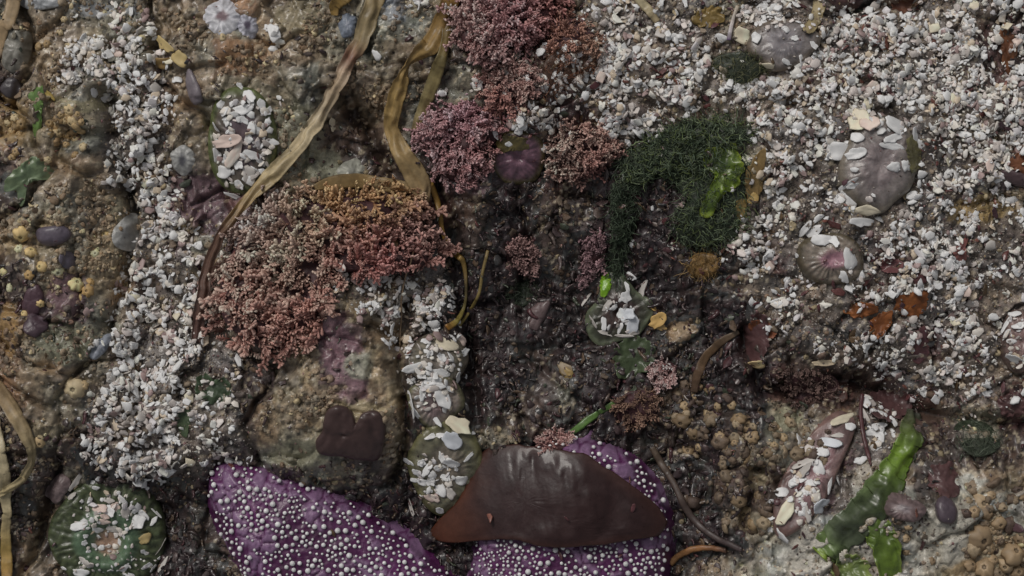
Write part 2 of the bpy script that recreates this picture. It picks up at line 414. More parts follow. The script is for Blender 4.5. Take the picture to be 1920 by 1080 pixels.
def pad(name, outline, th, colfn, m, parent=None, prof='dome', power=2.4, nr=14, na=80, center=None, wr=(0, 30), rel=None, embed=4, register=True, smooth_out=True, lift=0.0, rest=85, rag=0.0):
    """A solid with the given outline (star shaped about its middle): a dome grown onto the rock, or a thin blade that lies on what is below."""
    O = catmull(outline, 160, True) if smooth_out else np.asarray(outline, float)
    c = O.mean(0) if center is None else np.array(center, float)
    cx, cy, cz = [float(q[0]) for q in plane(np.array([c[0]]), np.array([c[1]]))]
    k = 1 - cz / DP
    rel_o = (O - c) * np.array([k, -k])
    th_a = np.arange(na) * 2 * math.pi / na
    A = rel_o; B = np.roll(rel_o, -1, 0)
    rad = np.zeros(na)
    for q, t in enumerate(th_a):                        # farthest crossing of the ray with the outline
        dx, dy = math.cos(t), math.sin(t)
        ex, ey = B[:, 0] - A[:, 0], B[:, 1] - A[:, 1]
        den = dx * ey - dy * ex; den = np.where(np.abs(den) < 1e-9, 1e-9, den)
        r_ = (A[:, 0] * ey - A[:, 1] * ex) / den; s_ = (A[:, 0] * dy - A[:, 1] * dx) / den
        ok = (r_ > 0) & (s_ >= -1e-6) & (s_ <= 1 + 1e-6)
        rad[q] = r_[ok].max() if ok.any() else 5
    if rag: rad = rad * (1 + rag * fbm(np.cos(th_a) * 40 + cx, np.sin(th_a) * 40 + cy, 9, 3, 607))
    rho = np.sin(np.linspace(0, math.pi / 2, nr + 1)[1:]) if prof == 'dome' else np.linspace(0, 1, nr + 1)[1:] ** 0.85
    R = rho[:, None] * rad[None, :]
    X = cx + R * np.cos(th_a); Y = cy + R * np.sin(th_a)
    if prof == 'dome':
        zz = top(X, Y, True); A3 = np.stack([X.ravel() - cx, Y.ravel() - cy, np.ones(X.size)], 1)
        co = np.linalg.lstsq(A3, zz.ravel(), rcond=None)[0]
        bs = 0.75 * (A3 @ co).reshape(X.shape) + 0.25 * zz
        bc = co[2]
        pf = (1 - rho ** power) ** (1 / power) * th
    else:
        zz = top(X, Y); dx_, dy_ = (X - cx).ravel() / 50, (Y - cy).ravel() / 50
        A6 = np.stack([dx_, dy_, np.ones(X.size), dx_ * dx_, dx_ * dy_, dy_ * dy_], 1)
        bs = (A6 @ np.linalg.lstsq(A6, zz.ravel(), rcond=None)[0]).reshape(X.shape)
        bs = bs + max(np.percentile(zz - bs, rest), 0.5); bc = bs[0].mean()
        pf = th * (0.45 + 0.55 * (1 - rho ** 7) ** 0.5)
    w = wr[0] * fbm(X, Y, wr[1], 3, 611) if wr[0] else 0
    Z = bs + pf[:, None] + w * np.clip(pf / max(th, 1e-6), 0, 1)[:, None] + lift
    TH = np.broadcast_to(th_a, X.shape); RH = np.broadcast_to(rho[:, None], X.shape)
    if rel is not None: Z = Z + rel(RH, TH, X, Y)
    zc = float(Z[0].mean()) + (rel(np.zeros(1), np.zeros(1), np.array([cx]), np.array([cy]))[0] - rel(RH, TH, X, Y)[0].mean() if rel is not None else 0)
    if prof == 'dome':
        XB, YB, ZB = X[-1:] * 1.0, Y[-1:] * 1.0, Z[-1:] - embed - th * 0.2
        cb_ = (cx, cy, float(ZB.min()))
    else:
        XB, YB, ZB = X[::-1], Y[::-1], Z[::-1] - np.maximum(pf, 0.8)[::-1, None]
        cb_ = (cx, cy, zc - th)
    VX = np.concatenate([[cx], X.ravel(), XB.ravel(), [cb_[0]]]); VY = np.concatenate([[cy], Y.ravel(), YB.ravel(), [cb_[1]]]); VZ = np.concatenate([[zc], Z.ravel(), ZB.ravel(), [cb_[2]]])
    V = np.stack([VX, VY, VZ], 1)
    rows = nr + len(XB); g = 1 + np.arange(rows * na).reshape(rows, na)
    gn = np.roll(g, -1, 1)
    q4 = np.stack([g[:-1], g[1:], gn[1:], gn[:-1]], -1).reshape(-1, 4)
    t3 = np.concatenate([np.stack([np.zeros(na, int), g[0], gn[0]], -1), np.stack([np.full(na, len(V) - 1), gn[-1], g[-1]], -1)])
    RHf = np.concatenate([[0], RH.ravel(), np.ones(XB.size) if prof == 'dome' else RH[::-1].ravel(), [0]])
    THf = np.concatenate([[0], TH.ravel(), np.broadcast_to(th_a, XB.shape).ravel(), [0]])
    C = colfn(RHf, THf, VX, VY) if callable(colfn) else np.broadcast_to(np.asarray(colfn, float), (len(V), 3)) * (1 + 0.12 * fbm(VX, VY, 12, 3, 621))[:, None]
    base = np.array([cx, cy, V[:, 2].min()])
    o = at_base(name, V, [q4, t3], np.clip(C, 0.003, 0.85), m, parent, base)
    if register:
        Zt = np.concatenate([np.full((1, na), zc), Z]); rt = np.concatenate([[0], rho])
        def fn(x, y):
            d = np.hypot(x - cx, y - cy); t = np.mod(np.arctan2(y - cy, x - cx), 2 * math.pi) * na / (2 * math.pi)
            i = t.astype(int) % na; f = t - np.floor(t); j = (i + 1) % na
            rr = d / (rad[i] * (1 - f) + rad[j] * f)
            pos = np.interp(rr, rt, np.arange(nr + 1)); a = np.clip(pos.astype(int), 0, nr - 1); b = pos - a
            z = (Zt[a, i] * (1 - b) + Zt[a + 1, i] * b) * (1 - f) + (Zt[a, j] * (1 - b) + Zt[a + 1, j] * b) * f
            return np.where(rr <= 1, z, -1e6)
        overlays.append(((X.min() - 1, X.max() + 1, Y.min() - 1, Y.max() + 1), fn))
    return o

def ribbon(name, pts, colfn, m, th=1.6, n=70, nc=7, cup=0.0, parent=None, fold=0.0, rag=0.10, seed=0, register=False):
    """pts: (u, v, half width, twist in degrees, lift)"""
    P = catmull(np.array(pts, float), n)
    X, Y, _ = plane(P[:, 0], P[:, 1])
    z = top(X, Y)
    for sx in (-0.6, 0.6): z = np.maximum(z, top(X + sx * P[:, 2], Y))
    zs = z.copy()
    for _ in range(12): zs = np.maximum(np.convolve(np.pad(zs, 2, 'edge'), np.ones(5) / 5, 'valid'), zs * 0 + np.minimum(z, zs + 30))
    Z = zs + P[:, 4] + 1.5
    C3 = np.stack([X, Y, Z], 1)
    T = np.gradient(C3, axis=0); T /= np.linalg.norm(T, axis=1, keepdims=True)
    side = np.cross(T, np.array([0, 0, 1.0])); side /= np.linalg.norm(side, axis=1, keepdims=True) + 1e-9
    up = np.cross(side, T)
    a = np.radians(P[:, 3])[:, None]
    sd = side * np.cos(a) + up * np.sin(a); un = up * np.cos(a) - side * np.sin(a)
    s = np.linspace(-1, 1, nc)
    hw = P[:, 2][:, None] * (1 + rag * fbm(np.arange(n)[:, None] * 1.0, np.sign(s)[None, :] * 40.0 + seed * 7, 9, 3, 631))
    cr = cup * P[:, 2][:, None] * (s[None, :] ** 2 - 0.4) + fold * np.cos(s[None, :] * 5 + fbm(np.arange(n)[:, None] + 0 * s, s[None, :] * 3 + 0 * hw, 12, 2, 641) * 3)
    G = C3[:, None, :] + sd[:, None, :] * (hw * s[None, :])[..., None] + un[:, None, :] * cr[..., None]
    dz = max(0, 0)
    t_ = th * (1 - 0.7 * np.abs(s) ** 3)
    Tp = G + un[:, None, :] * (t_ / 2)[None, :, None]; Bt = (G - un[:, None, :] * (t_ / 2)[None, :, None])[:, ::-1]
    ring = np.concatenate([Tp, Bt], 1); k = 2 * nc
    g = np.arange(n * k).reshape(n, k); gn = np.roll(g, -1, 1)
    q4 = np.stack([g[:-1], gn[:-1], gn[1:], g[1:]], -1).reshape(-1, 4)
    caps = [np.array([[g[0, i], g[0, k - 1 - i], g[0, k - 2 - i], g[0, i + 1]] for i in range(nc - 1)]), np.array([[g[-1, i + 1], g[-1, k - 2 - i], g[-1, k - 1 - i], g[-1, i]] for i in range(nc - 1)])]
    tt = np.broadcast_to(np.linspace(0, 1, n)[:, None], (n, k)).ravel(); ss = np.broadcast_to(np.concatenate([s, s[::-1]])[None], (n, k)).ravel()
    V = ring.reshape(-1, 3)
    C = colfn(tt, ss, V[:, 0], V[:, 1])
    return at_base(name, V, [q4] + caps, np.clip(C, 0.003, 0.85), m, parent, np.array([C3[0, 0], C3[0, 1], V[:, 2].min()]))

def grad(stops, t):
    k = [a for a, _ in stops]; c = np.array([alb(b) for _, b in stops])
    return np.stack([np.interp(t, k, c[:, i]) for i in range(3)], -1)

def bases(N, spin, tilt=None):
    """rotation matrices K x 3 x 3: local z along N (tilted at random), spun about it"""
    K = len(N)
    if tilt is not None:
        N = N + rng.normal(size=(K, 3)) * np.asarray(tilt)[..., None]
        N = N / np.linalg.norm(N, axis=1, keepdims=True)
    a = np.stack([np.cos(spin), np.sin(spin), np.zeros(K)], 1)
    a = a - N * (a * N).sum(1, keepdims=True); a /= np.linalg.norm(a, axis=1, keepdims=True)
    b = np.cross(N, a)
    return np.stack([a, b, N], -1)
def merge(items):
    """items: (template V, template F, template shade n or None, R, scale K x 3, pos K x 3, col K x 3, tip col or None)"""
    Vs, Fs, Cs, off = [], [], [], 0
    for tv, tf, sh, R, sc, pos, col, tip in items:
        K = len(pos)
        if K == 0: continue
        P = np.einsum('kij,knj->kni', R, tv[None] * sc[:, None, :]) + pos[:, None, :]
        c = np.broadcast_to(col[:, None, :], P.shape)
        if tip is not None: c = c * (1 - sh[None, :, None]) + tip[:, None, :] * sh[None, :, None]
        Vs.append(P.reshape(-1, 3)); Cs.append(c.reshape(-1, 3))
        Fs.append((tf[None] + (np.arange(K) * len(tv))[:, None, None] + off).reshape(-1, 3)); off += K * len(tv)
    return np.concatenate(Vs), np.concatenate(Fs), np.concatenate(Cs)

# ------------------------------------------------------------------ templates (unit size)
def lump(n, rings, seed, irr=0.18):
    """closed solid from rings (radius, height); top and bottom closed by a fan"""
    r = np.random.default_rng(seed); k = 1 + irr * r.normal(size=n); ph = np.sort(r.random(n)) * 0.5 + np.arange(n)
    a = ph * 2 * math.pi / n
    V = []
    for rad, h in rings:
        for i in range(n): V.append((rad * k[i] * math.cos(a[i]), rad * k[i] * math.sin(a[i]), h))
    top_i = len(V); V.append((0, 0, rings[-1][1] + 0.0)); bot = len(V); V.append((0, 0, rings[0][1]))
    F = []
    for j in range(len(rings) - 1):
        for i in range(n):
            p, q, s, t = j * n + i, j * n + (i + 1) % n, (j + 1) * n + (i + 1) % n, (j + 1) * n + i
            F += [(p, q, s), (p, s, t)]
    L = (len(rings) - 1) * n
    for i in range(n): F += [(top_i, L + i, L + (i + 1) % n), (bot, (i + 1) % n, i)]
    return np.array(V, float), np.array(F)
def flake(seed):
    r = np.random.default_rng(seed); n = int(r.integers(5, 8))
    V, F = lump(n, [(0.86, -0.12), (1.0, 0.0), (0.82, 0.13)], seed, 0.16)
    bend = r.uniform(-0.35, 0.35); V[:, 2] += bend * (V[:, 0] ** 2) + r.uniform(-0.2, 0.2) * V[:, 1] ** 2 + 0.04 * r.normal(size=len(V))
    V[len(V) - 2, 2] += r.uniform(0, 0.1)
    return V, F
FLAKES = [flake(700 + i) for i in range(16)]
def big_flake(seed):                                    # larger shell piece: broken outline, cupped, worn edge
    r = np.random.default_rng(seed); n = 18; a = np.arange(n) * 2 * math.pi / n
    k = 1 + sum(r.normal() * 0.13 / j ** 0.45 * np.cos(j * a + r.random() * 6.3) for j in range(2, 8))
    if r.random() < 0.85:                                # a straight break across one side
        b0 = r.random() * 6.3; k = np.minimum(k, r.uniform(0.6, 0.85) / np.maximum(np.cos(a - b0), 0.05))
    V = []
    for rad, h in ((0.9, -0.1), (1.0, 0.0), (0.88, 0.10), (0.5, 0.14)):
        V += [(rad * k[i] * math.cos(a[i]), rad * k[i] * math.sin(a[i]), h) for i in range(n)]
    V += [(0, 0, 0.15), (0, 0, -0.1)]; V = np.array(V, float); F = []
    for j in range(3):
        for i in range(n):
            s_, t_ = (i + 1) % n, j * n; F += [(t_ + i, t_ + s_, t_ + n + s_), (t_ + i, t_ + n + s_, t_ + n + i)]
    for i in range(n): F += [(72, 54 + i, 54 + (i + 1) % n), (73, (i + 1) % n, i)]
    V[:, 2] += r.uniform(-0.3, 0.3) * V[:, 0] ** 2 + r.uniform(-0.3, 0.3) * V[:, 1] ** 2 + 0.12 * vnoise(V[:, 0] * 2.2 + seed, V[:, 1] * 2.2, 1210)
    return V, np.array(F)
BIG = [big_flake(760 + i) for i in range(16)]
DOMES = []
for i in range(5):
    V, F = lump(7, [(1.0, -0.35), (0.95, 0.15), (0.55, 0.6)], 800 + i, 0.14)
    sh = np.zeros(len(V)); V[len(V) - 2, 2] = 0.72; DOMES.append((V, F, sh))
CRATERS = []
for i in range(5):                                      # small acorn barnacles: steep wall, ribbed, sunken mouth
    V, F = lump(8, [(1.0, -0.3), (0.84, 0.3), (0.42, 0.75)], 820 + i, 0.12)
    V[:24, :2] *= np.where(np.arange(24) % 2, 1.0, 0.84)[:, None]
    sh = np.zeros(len(V)); V[len(V) - 2, 2] = 0.35; sh[len(V) - 2] = 1; CRATERS.append((V, F, sh))
OCT = (np.array([(1, 0, 0), (0, 1, 0), (-1, 0, 0), (0, -1, 0), (0, 0, .7), (0, 0, -.7)], float),
       np.array([(0, 1, 4), (1, 2, 4), (2, 3, 4), (3, 0, 4), (1, 0, 5), (2, 1, 5), (3, 2, 5), (0, 3, 5)]))
def spindle(p0, p1, r0, r1, flat=0.6):
    p0, p1 = np.array(p0, float), np.array(p1, float); d = p1 - p0; L = np.linalg.norm(d); d /= L
    a = np.cross(d, (0, 0, 1.0)); a = a / np.linalg.norm(a) if np.linalg.norm(a) > 1e-3 else np.array([1.0, 0, 0]); b = np.cross(a, d)
    V = []
    for p, r in ((p0, r0), (p1 - d * L * 0.18, r1)):
        V += [p + a * r, p + b * r * flat, p - a * r, p - b * r * flat]
    V += [p1]
    F = []
    for i in range(4):
        j = (i + 1) % 4; F += [(i, i + 4, j + 4), (i, j + 4, j), (i + 4, 8, j + 4)]
    return np.array(V), np.array(F)
def assemble(parts):
    V, F, Sh, off = [], [], [], 0
    for (v, f), s in parts:
        V.append(v); F.append(f + off); Sh.append(s); off += len(v)
    return np.concatenate(V), np.concatenate(F), np.concatenate(Sh)
def frond(seed):
    r = np.random.default_rng(seed); parts = []; p = np.zeros(3); d = np.array([0, 1.0, 0]); nodes = 4; bendz = r.uniform(-0.1, 0.1)
    for k in range(nodes):
        q = p + np.array([r.normal() * 0.03, 0.23, bendz * k * 0.5 + 0.02])
        parts.append((spindle(p, q, 0.04, 0.075), np.linspace(k / nodes, (k + 1) / nodes, 9) * 0.6))
        for sgn in (-1, 1):
            Lb = (0.34 - 0.045 * k) * r.uniform(0.7, 1.25)
            e = q + np.array([sgn * Lb * 0.75, Lb * 0.72, r.normal() * 0.09])
            parts.append((spindle(q - np.array([0, 0.05, 0]), e, 0.032, 0.08), np.array([0.2] * 4 + [0.75] * 4 + [1.0])))
        p = q
    parts.append((spindle(p, p + np.array([r.normal() * 0.04, 0.18, 0.02]), 0.03, 0.07), np.array([0.5] * 4 + [0.85] * 4 + [1.0])))
    return assemble(parts)
FRONDS = [frond(900 + i) for i in range(8)]
def strand(seed, segs=4, r0=0.05, curl=0.6, flat=1.0):
    r = np.random.default_rng(seed); p = np.zeros(3); d = np.array([0, 1.0, 0.15]); parts = []
    for k in range(segs):
        d = d + r.normal(size=3) * curl * 0.5; d /= np.linalg.norm(d); q = p + d / segs
        rr = r0 * (1 - k / segs * 0.6); parts.append((spindle(p, q + d * 0.05, rr, rr * 0.95, flat), np.full(9, k / segs))); p = q
    return assemble(parts)
STRANDS = [strand(950 + i, 5, 0.03, 1.0) for i in range(8)]
LEAFLETS = [strand(970 + i, 3, 0.2, 0.9, 0.45) for i in range(8)]
BARNS = []
for i in range(5):                                      # big barnacles: ribbed wall plates round a sunken mouth with two lids
    V, F = lump(18, [(1.0, -0.4), (0.97, 0.05), (0.8, 0.42), (0.5, 0.7), (0.25, 0.8), (0.2, 0.6)], 840 + i, 0.05)
    V[:, :2] *= np.concatenate([np.tile(np.where(np.arange(18) % 3 == 0, 0.84, 1.03), 6), [1, 1]])[:, None]; V[len(V) - 2, 2] = 0.66
    sh = np.zeros(len(V)); sh[90:108] = 1; sh[len(V) - 2] = 0.5; sh[72:90] = -0.25; BARNS.append((V, F, sh))
# ------------------------------------------------------------------ sea star
def px(u, v):
    return np.array([u - 960.0, 540.0 - v])
ARMS = [((930, 1345), (394, 880), 132, 150, 0.45), ((1030, 1345), (1102, 826), 178, 185, 0.36), ((1020, 1360), (1530, 1250), 130, 150, 0.3),
        ((1000, 1380), (1230, 1850), 128, 150, 0.3), ((950, 1380), (640, 1830), 128, 150, 0.3)]
zs0 = 2.0
def star_z(X, Y, bead=False):
    out = np.full(np.shape(X), -60.0)
    for c, t, r_mid, r_in, tipf in ARMS:
        p0 = px(*t); p1 = px(*c); ax = p1 - p0; L = np.hypot(*ax); ax = ax / L
        a = (X - p0[0]) * ax[0] + (Y - p0[1]) * ax[1]; b = -(X - p0[0]) * ax[1] + (Y - p0[1]) * ax[0]
        s = np.clip(a / L, 0, 1)
        rr = np.where(s < tipf, r_mid * np.clip(1 - np.clip(1 - s / tipf, 0, 1) ** (2 if tipf == 0.36 else 1.6), 0.0, 1) ** (0.5 if tipf == 0.36 else 0.64), r_mid + (r_in - r_mid) * (s - tipf) / (1 - tipf))
        rr = np.maximum(rr, 3)
        over = np.where(a < 0, -a, np.where(a > L, a - L, 0))
        q = np.hypot(b / rr, over / rr)
        z = np.where(q < 1, np.minimum(62, rr * 0.62) * np.sqrt(np.clip(1 - q ** 2.2, 0, 1)), -(q - 1) * rr * 1.6)
        out = np.where(out > -59, np.maximum(out, z) + 5 * np.exp(-((out - z) / 9) ** 2) * (np.minimum(out, z) > 6), np.maximum(out, z))
    return out
zstar_base = float(np.median(bil(HS, np.array([px(600, 1000)[0], px(1100, 950)[0]]), np.array([px(600, 1000)[1], px(1100, 950)[1]])))) + 16
xs = np.concatenate([np.arange(300, 1360, 3.0), np.arange(1360, 1660, 9)]) - 960
ys = 540 - np.concatenate([np.arange(760, 1110, 3.0), np.arange(1110, 1960, 9)])
SX, SY = np.meshgrid(xs, ys)
w1, w2, wc = worley(SX + 9 * fbm(SX, SY, 26, 2, 701), SY + 9 * fbm(SX, SY, 26, 2, 711), 33, 721)
raw = star_z(SX, SY)
blot = fbm(SX + 0.4 * SY, SY, 34, 3, 723)
cellm = sstep(0.02, 0.3, blot) * sstep(0.02, 0.14, w2 - w1)
SZ = raw + np.where(raw > 0, 1, 0) * (5.0 * cellm + 3.0 * fbm(SX, SY, 16, 3, 731) + 2.2 * np.sqrt(np.clip(1 - (worley(SX, SY, 8, 733)[0] / .7) ** 2, 0, 1))) + zstar_base
soft = (0.5 + 0.5 * fbm(SX, SY, 60, 2, 741))
cd = np.array(alb((44, 16, 39))); cm = np.array(alb((68, 26, 66))); cl = np.array(alb((96, 74, 98)))
SC = cd + (cm - cd) * np.clip(soft, 0, 1)[..., None]
SC = SC + (cl - SC) * (0.85 * cellm)[..., None]
SC = SC * (1 + 0.2 * fbm(SX, SY, 9, 3, 761))[..., None]
ri, ci = SX.shape
sid = np.arange(ri * ci).reshape(ri, ci)
keep = (raw > -34)
kq = keep[1:, :-1] & keep[1:, 1:] & keep[:-1, 1:] & keep[:-1, :-1]
sq = np.stack([sid[1:, :-1], sid[1:, 1:], sid[:-1, 1:], sid[:-1, :-1]], -1)[kq]
used = np.unique(sq); remap = np.full(ri * ci, -1); remap[used] = np.arange(len(used))
star = empty('sea_star', 20, -800, zstar_base)
tag(star, 'purple sea star studded with white beads at the bottom edge', 'sea star')
at_base('body', np.stack([SX, SY, SZ], -1).reshape(-1, 3)[used], remap[sq], np.clip(SC.reshape(-1, 3)[used], 0.004, 0.8), 'star', star)
def star_fn(X, Y):
    j = np.clip(np.searchsorted(-ys, -Y) - 1, 0, ri - 2); i = np.clip(np.searchsorted(xs, X) - 1, 0, ci - 2)
    return np.where(SZ[j, i] - zstar_base > -5, SZ[j, i], -1e6)
overlays.append(((xs[0], xs[-1], ys[-1], ys[0]), star_fn))
# beads: along the net between the pale patches
bead_tv, bead_tf = lump(8, [(0.55, -0.6), (0.9, -0.1), (0.95, 0.3), (0.62, 0.78)], 5, 0.02); bead_tv[-2, 2] = 0.95
br = np.random.default_rng(77)
cu = br.uniform(370, 1300, 60000); cvv = br.uniform(800, 1110, 60000)
bX, bY = cu - 960, 540 - cvv
bi = np.clip(np.searchsorted(xs, bX), 0, ci - 1); bj = np.clip(np.searchsorted(-ys, -bY), 0, ri - 1)
net = blot[bj, bi]; rnd = br.random(60000); ok = (raw[bj, bi] > 4) & ((np.abs(net + 0.06) < 0.15) | ((net < 0.32) & (rnd < 0.10)))
bX, bY, bZ = bX[ok], bY[ok], SZ[bj, bi][ok]
szs = np.where((bX + 960 > 850) & (bX + 960 < 955) & (bY < -450), br.uniform(2.0, 3.4, len(bX)), np.where(br.random(len(bX)) < 0.55, br.uniform(2.4, 3.8, len(bX)), br.uniform(3.9, 6.0, len(bX))))
sel = []
grid = {}
for k in range(len(bX)):
    kx, ky = int(bX[k] // 12), int(bY[k] // 12); okk = True
    for a in (-1, 0, 1):
        for b in (-1, 0, 1):
            for q in grid.get((kx + a, ky + b), ()):
                if math.hypot(bX[k] - bX[q], bY[k] - bY[q]) < 1.05 * (szs[k] + szs[q]) + 0.6: okk = False; break
            if not okk: break
        if not okk: break
    if okk and br.random() < 0.9:
        grid.setdefault((kx, ky), []).append(k); sel.append(k)
sel = np.array(sel)
def star_n(X, Y):
    e = 6; n = np.stack([star_z(X - e, Y) - star_z(X + e, Y), star_z(X, Y - e) - star_z(X, Y + e), np.full(np.shape(X), 2.0 * e)], -1)
    return n / np.linalg.norm(n, axis=-1, keepdims=True)
bN = star_n(bX[sel], bY[sel])
bR = bases(bN, br.random(len(sel)) * 6.28)
bP = np.stack([bX[sel], bY[sel], bZ[sel]], 1) + bN * (szs[sel] * 0.45)[:, None]
bC = np.array(alb((184, 172, 186)))[None] * br.uniform(0.75, 1.08, (len(sel), 1))
big = np.zeros(len(sel), bool); big[np.argsort(-szs[sel])[:200]] = True
bead_me = [make_mesh('bead', bead_tv, bead_tf, np.array(alb((184, 172, 186))) * f) for f in (0.85, 0.95, 1.05)]
for me in bead_me: me.materials.append(M['bead'])
for k in np.where(big)[0]:
    o = link('bead', bead_me[k % 3], None, star)
    o.location = Vector(bP[k]) * S - star.location; o.rotation_euler = Matrix(bR[k].tolist()).to_euler(); o.scale = [float(szs[sel][k])] * 3
V_, F_, C_ = merge([(bead_tv, bead_tf, None, bR[~big], np.repeat(szs[sel][~big][:, None], 3, 1), bP[~big], bC[~big], None)])
hu, hv = br.uniform(420, 1640, 2400), br.uniform(1104, 1920, 2400); hX, hY = hu - 960, 540 - hv; hi_, hj_ = np.clip(np.searchsorted(xs, hX), 0, ci - 1), np.clip(np.searchsorted(-ys, -hY), 0, ri - 1)
ok = (raw[hj_, hi_] > 6) & (blot[hj_, hi_] < 0.12); hX, hY, hZ = hX[ok], hY[ok], SZ[hj_, hi_][ok]; hN = star_n(hX, hY); hs_ = br.uniform(2.4, 6.2, len(hX))
V2, F2, C2 = merge([(bead_tv, bead_tf, None, bases(hN, br.random(len(hX)) * 6.28), np.repeat(hs_[:, None], 3, 1), np.stack([hX, hY, hZ], 1) + hN * (hs_ * .45)[:, None], np.array(alb((184, 172, 186)))[None] * br.uniform(.75, 1.08, (len(hX), 1)), None)])
tag(at_base('small_beads', np.concatenate([V_, V2]), np.concatenate([F_, F2 + len(V_)]), np.concatenate([C_, C2]), 'bead', star), kind='stuff')

# ------------------------------------------------------------------ anemones
def anemone(outline, th, skin, disc, label, ridges=26, amp=1.6, pit=6.0, rim=None, power=2.4, discr=0.5, off=(0, 0), name='anemone', group='anemones on the rock', stripes=0.25):
    skin, disc = np.array(alb(skin)), np.array(alb(disc)); rimc = np.array(alb(rim)) if rim is not None else skin
    def rel(r, t, X, Y):
        return amp * np.sin(t * ridges + 5 * fbm(X, Y, 26, 2, 801)) * np.clip(0.4 + 1.2 * fbm(X, Y, 40, 2, 803), 0, 1.3) * sstep(0.2, 0.6, r) * sstep(1.0, 0.8, r) - pit * np.exp(-(r / 0.16) ** 2) + pit * 0.35 * np.exp(-((r - 0.3) / 0.12) ** 2) \
            + (5 * fbm(X, Y, 40, 2, 805) + 2.4 * fbm(X, Y, 10, 3, 811)) * sstep(1.0, 0.85, r)
    def colfn(r, t, X, Y):
        m = sstep(discr + 0.12, discr - 0.12, r + 0.12 * fbm(X, Y, 16, 2, 821))[:, None]
        c = skin * (1 - m) + disc * m
        e = sstep(0.72, 0.95, r)[:, None]; c = c * (1 - e) + rimc * e
        return c * (1 + stripes * 0.6 * np.sin(t * ridges + 5 * fbm(X, Y, 26, 2, 801)) * sstep(0.25, 0.6, r) + 0.3 * fbm(X, Y, 9, 3, 831) + 0.2 * fbm(X, Y, 30, 2, 833))[:, None]
    ot = pad(name, outline, th, colfn, 'flesh', rel=rel, power=power, nr=20, na=110)
    return tag(ot, label, 'anemone', group)
anemone(ell(455, 265, 66, 104, 0, .05, 1), 26, (66, 60, 54), (72, 62, 66), 'shell coated anemone with green rim beside the dry kelp ribbon', rim=(62, 68, 40))
anemone(ell(1556, 486, 64, 50, 10, .04, 2), 30, (92, 84, 76), (112, 84, 92), 'closed grey anemone with pink top below the largest grey anemone', rim=(62, 56, 44), discr=0.36, off=(-10, -20))
anemone(ell(1645, 308, 72, 92, 0, .05, 3), 30, (94, 88, 86), (98, 90, 90), 'largest smooth grey anemone among white shell grit', rim=(84, 78, 70), ridges=40, amp=0.7, stripes=.08)
anemone(ell(1468, 82, 66, 50, -10, .06, 4), 26, (88, 83, 82), (92, 88, 90), 'grey anemone near the top edge under scattered shells', rim=(76, 68, 60), ridges=34, amp=0.7, stripes=.08)
anemone(ell(972, 298, 52, 50, 0, .09, 5), 16, (72, 52, 60), (82, 60, 70), 'small purple striped anemone between pink coralline tufts', rim=(64, 58, 36), ridges=20, amp=1.2, discr=0.6, stripes=.35)
anemone(ell(1158, 585, 62, 62, 0, .12, 6), 14, (42, 42, 34), (48, 38, 36), 'green rimmed anemone holding pale shells in the dark hollow', rim=(68, 73, 58), pit=10, ridges=15)
anemone(ell(822, 672, 56, 48, 0, .07, 7), 20, (86, 82, 72), (90, 84, 78), 'topmost anemone of the three in the crevice, under cream shells', rim=(70, 64, 56))
anemone(ell(818, 752, 56, 46, 0, .07, 8), 24, (94, 86, 80), (98, 84, 84), 'middle anemone of the three in the crevice, below cream shells', rim=(78, 76, 58), pit=3)
anemone(ell(836, 874, 70, 92, 6, .05, 9), 26, (80, 78, 64), (84, 78, 70), 'lowest olive grey anemone of the three, touching the brown blade', rim=(78, 76, 52), pit=3, ridges=18)
anemone(ell(1524, 888, 44, 132, 34, .10, 10), 16, (84, 68, 67), (92, 70, 72), 'long mauve anemone with shells beside the green sea lettuce', rim=(84, 66, 62), pit=2, ridges=14)
anemone(ell(1912, 640, 36, 60, 0, .05, 12), 26, (92, 76, 72), (98, 80, 78), 'brown anemone cut by the picture edge beside white shells', rim=(72, 60, 56))
def green_anemone():
    g1_, g2_, g3_ = (np.array(alb(c)) for c in ((50, 56, 38), (62, 78, 60), (112, 92, 78)))
    def rel(r, t, X, Y):
        return 2.2 * np.sin(t * 34 + 7 * fbm(X, Y, 24, 2, 841)) * sstep(0.5, 0.65, r) * sstep(1, 0.9, r) + 12 * np.exp(-((r - 0.42) / 0.1) ** 2) - 9 * sstep(0.34, 0.1, r) + 2 * fbm(X, Y, 9, 3, 851)
    def colfn(r, t, X, Y):
        m = sstep(0.62, 0.5, r)[:, None]; k = sstep(0.26, 0.16, r)[:, None]
        c = g1_ * (1 - m) + g2_ * m; c = c * (1 - k) + g3_ * k
        return c * (1 + 0.35 * np.sin(t * 34 + 7 * fbm(X, Y, 24, 2, 841)) * sstep(0.5, 0.65, r) + 0.25 * fbm(X, Y, 7, 3, 861))[:, None]
    a = pad('anemone', ell(208, 1000, 104, 112, 0, .04, 20), 30, colfn, 'flesh', rel=rel, power=3, nr=26, na=150, center=(210, 1015))
    tag(a, 'dark green open anemone with tan mouth in the lower left corner', 'anemone', 'anemones on the rock')
green_anemone()

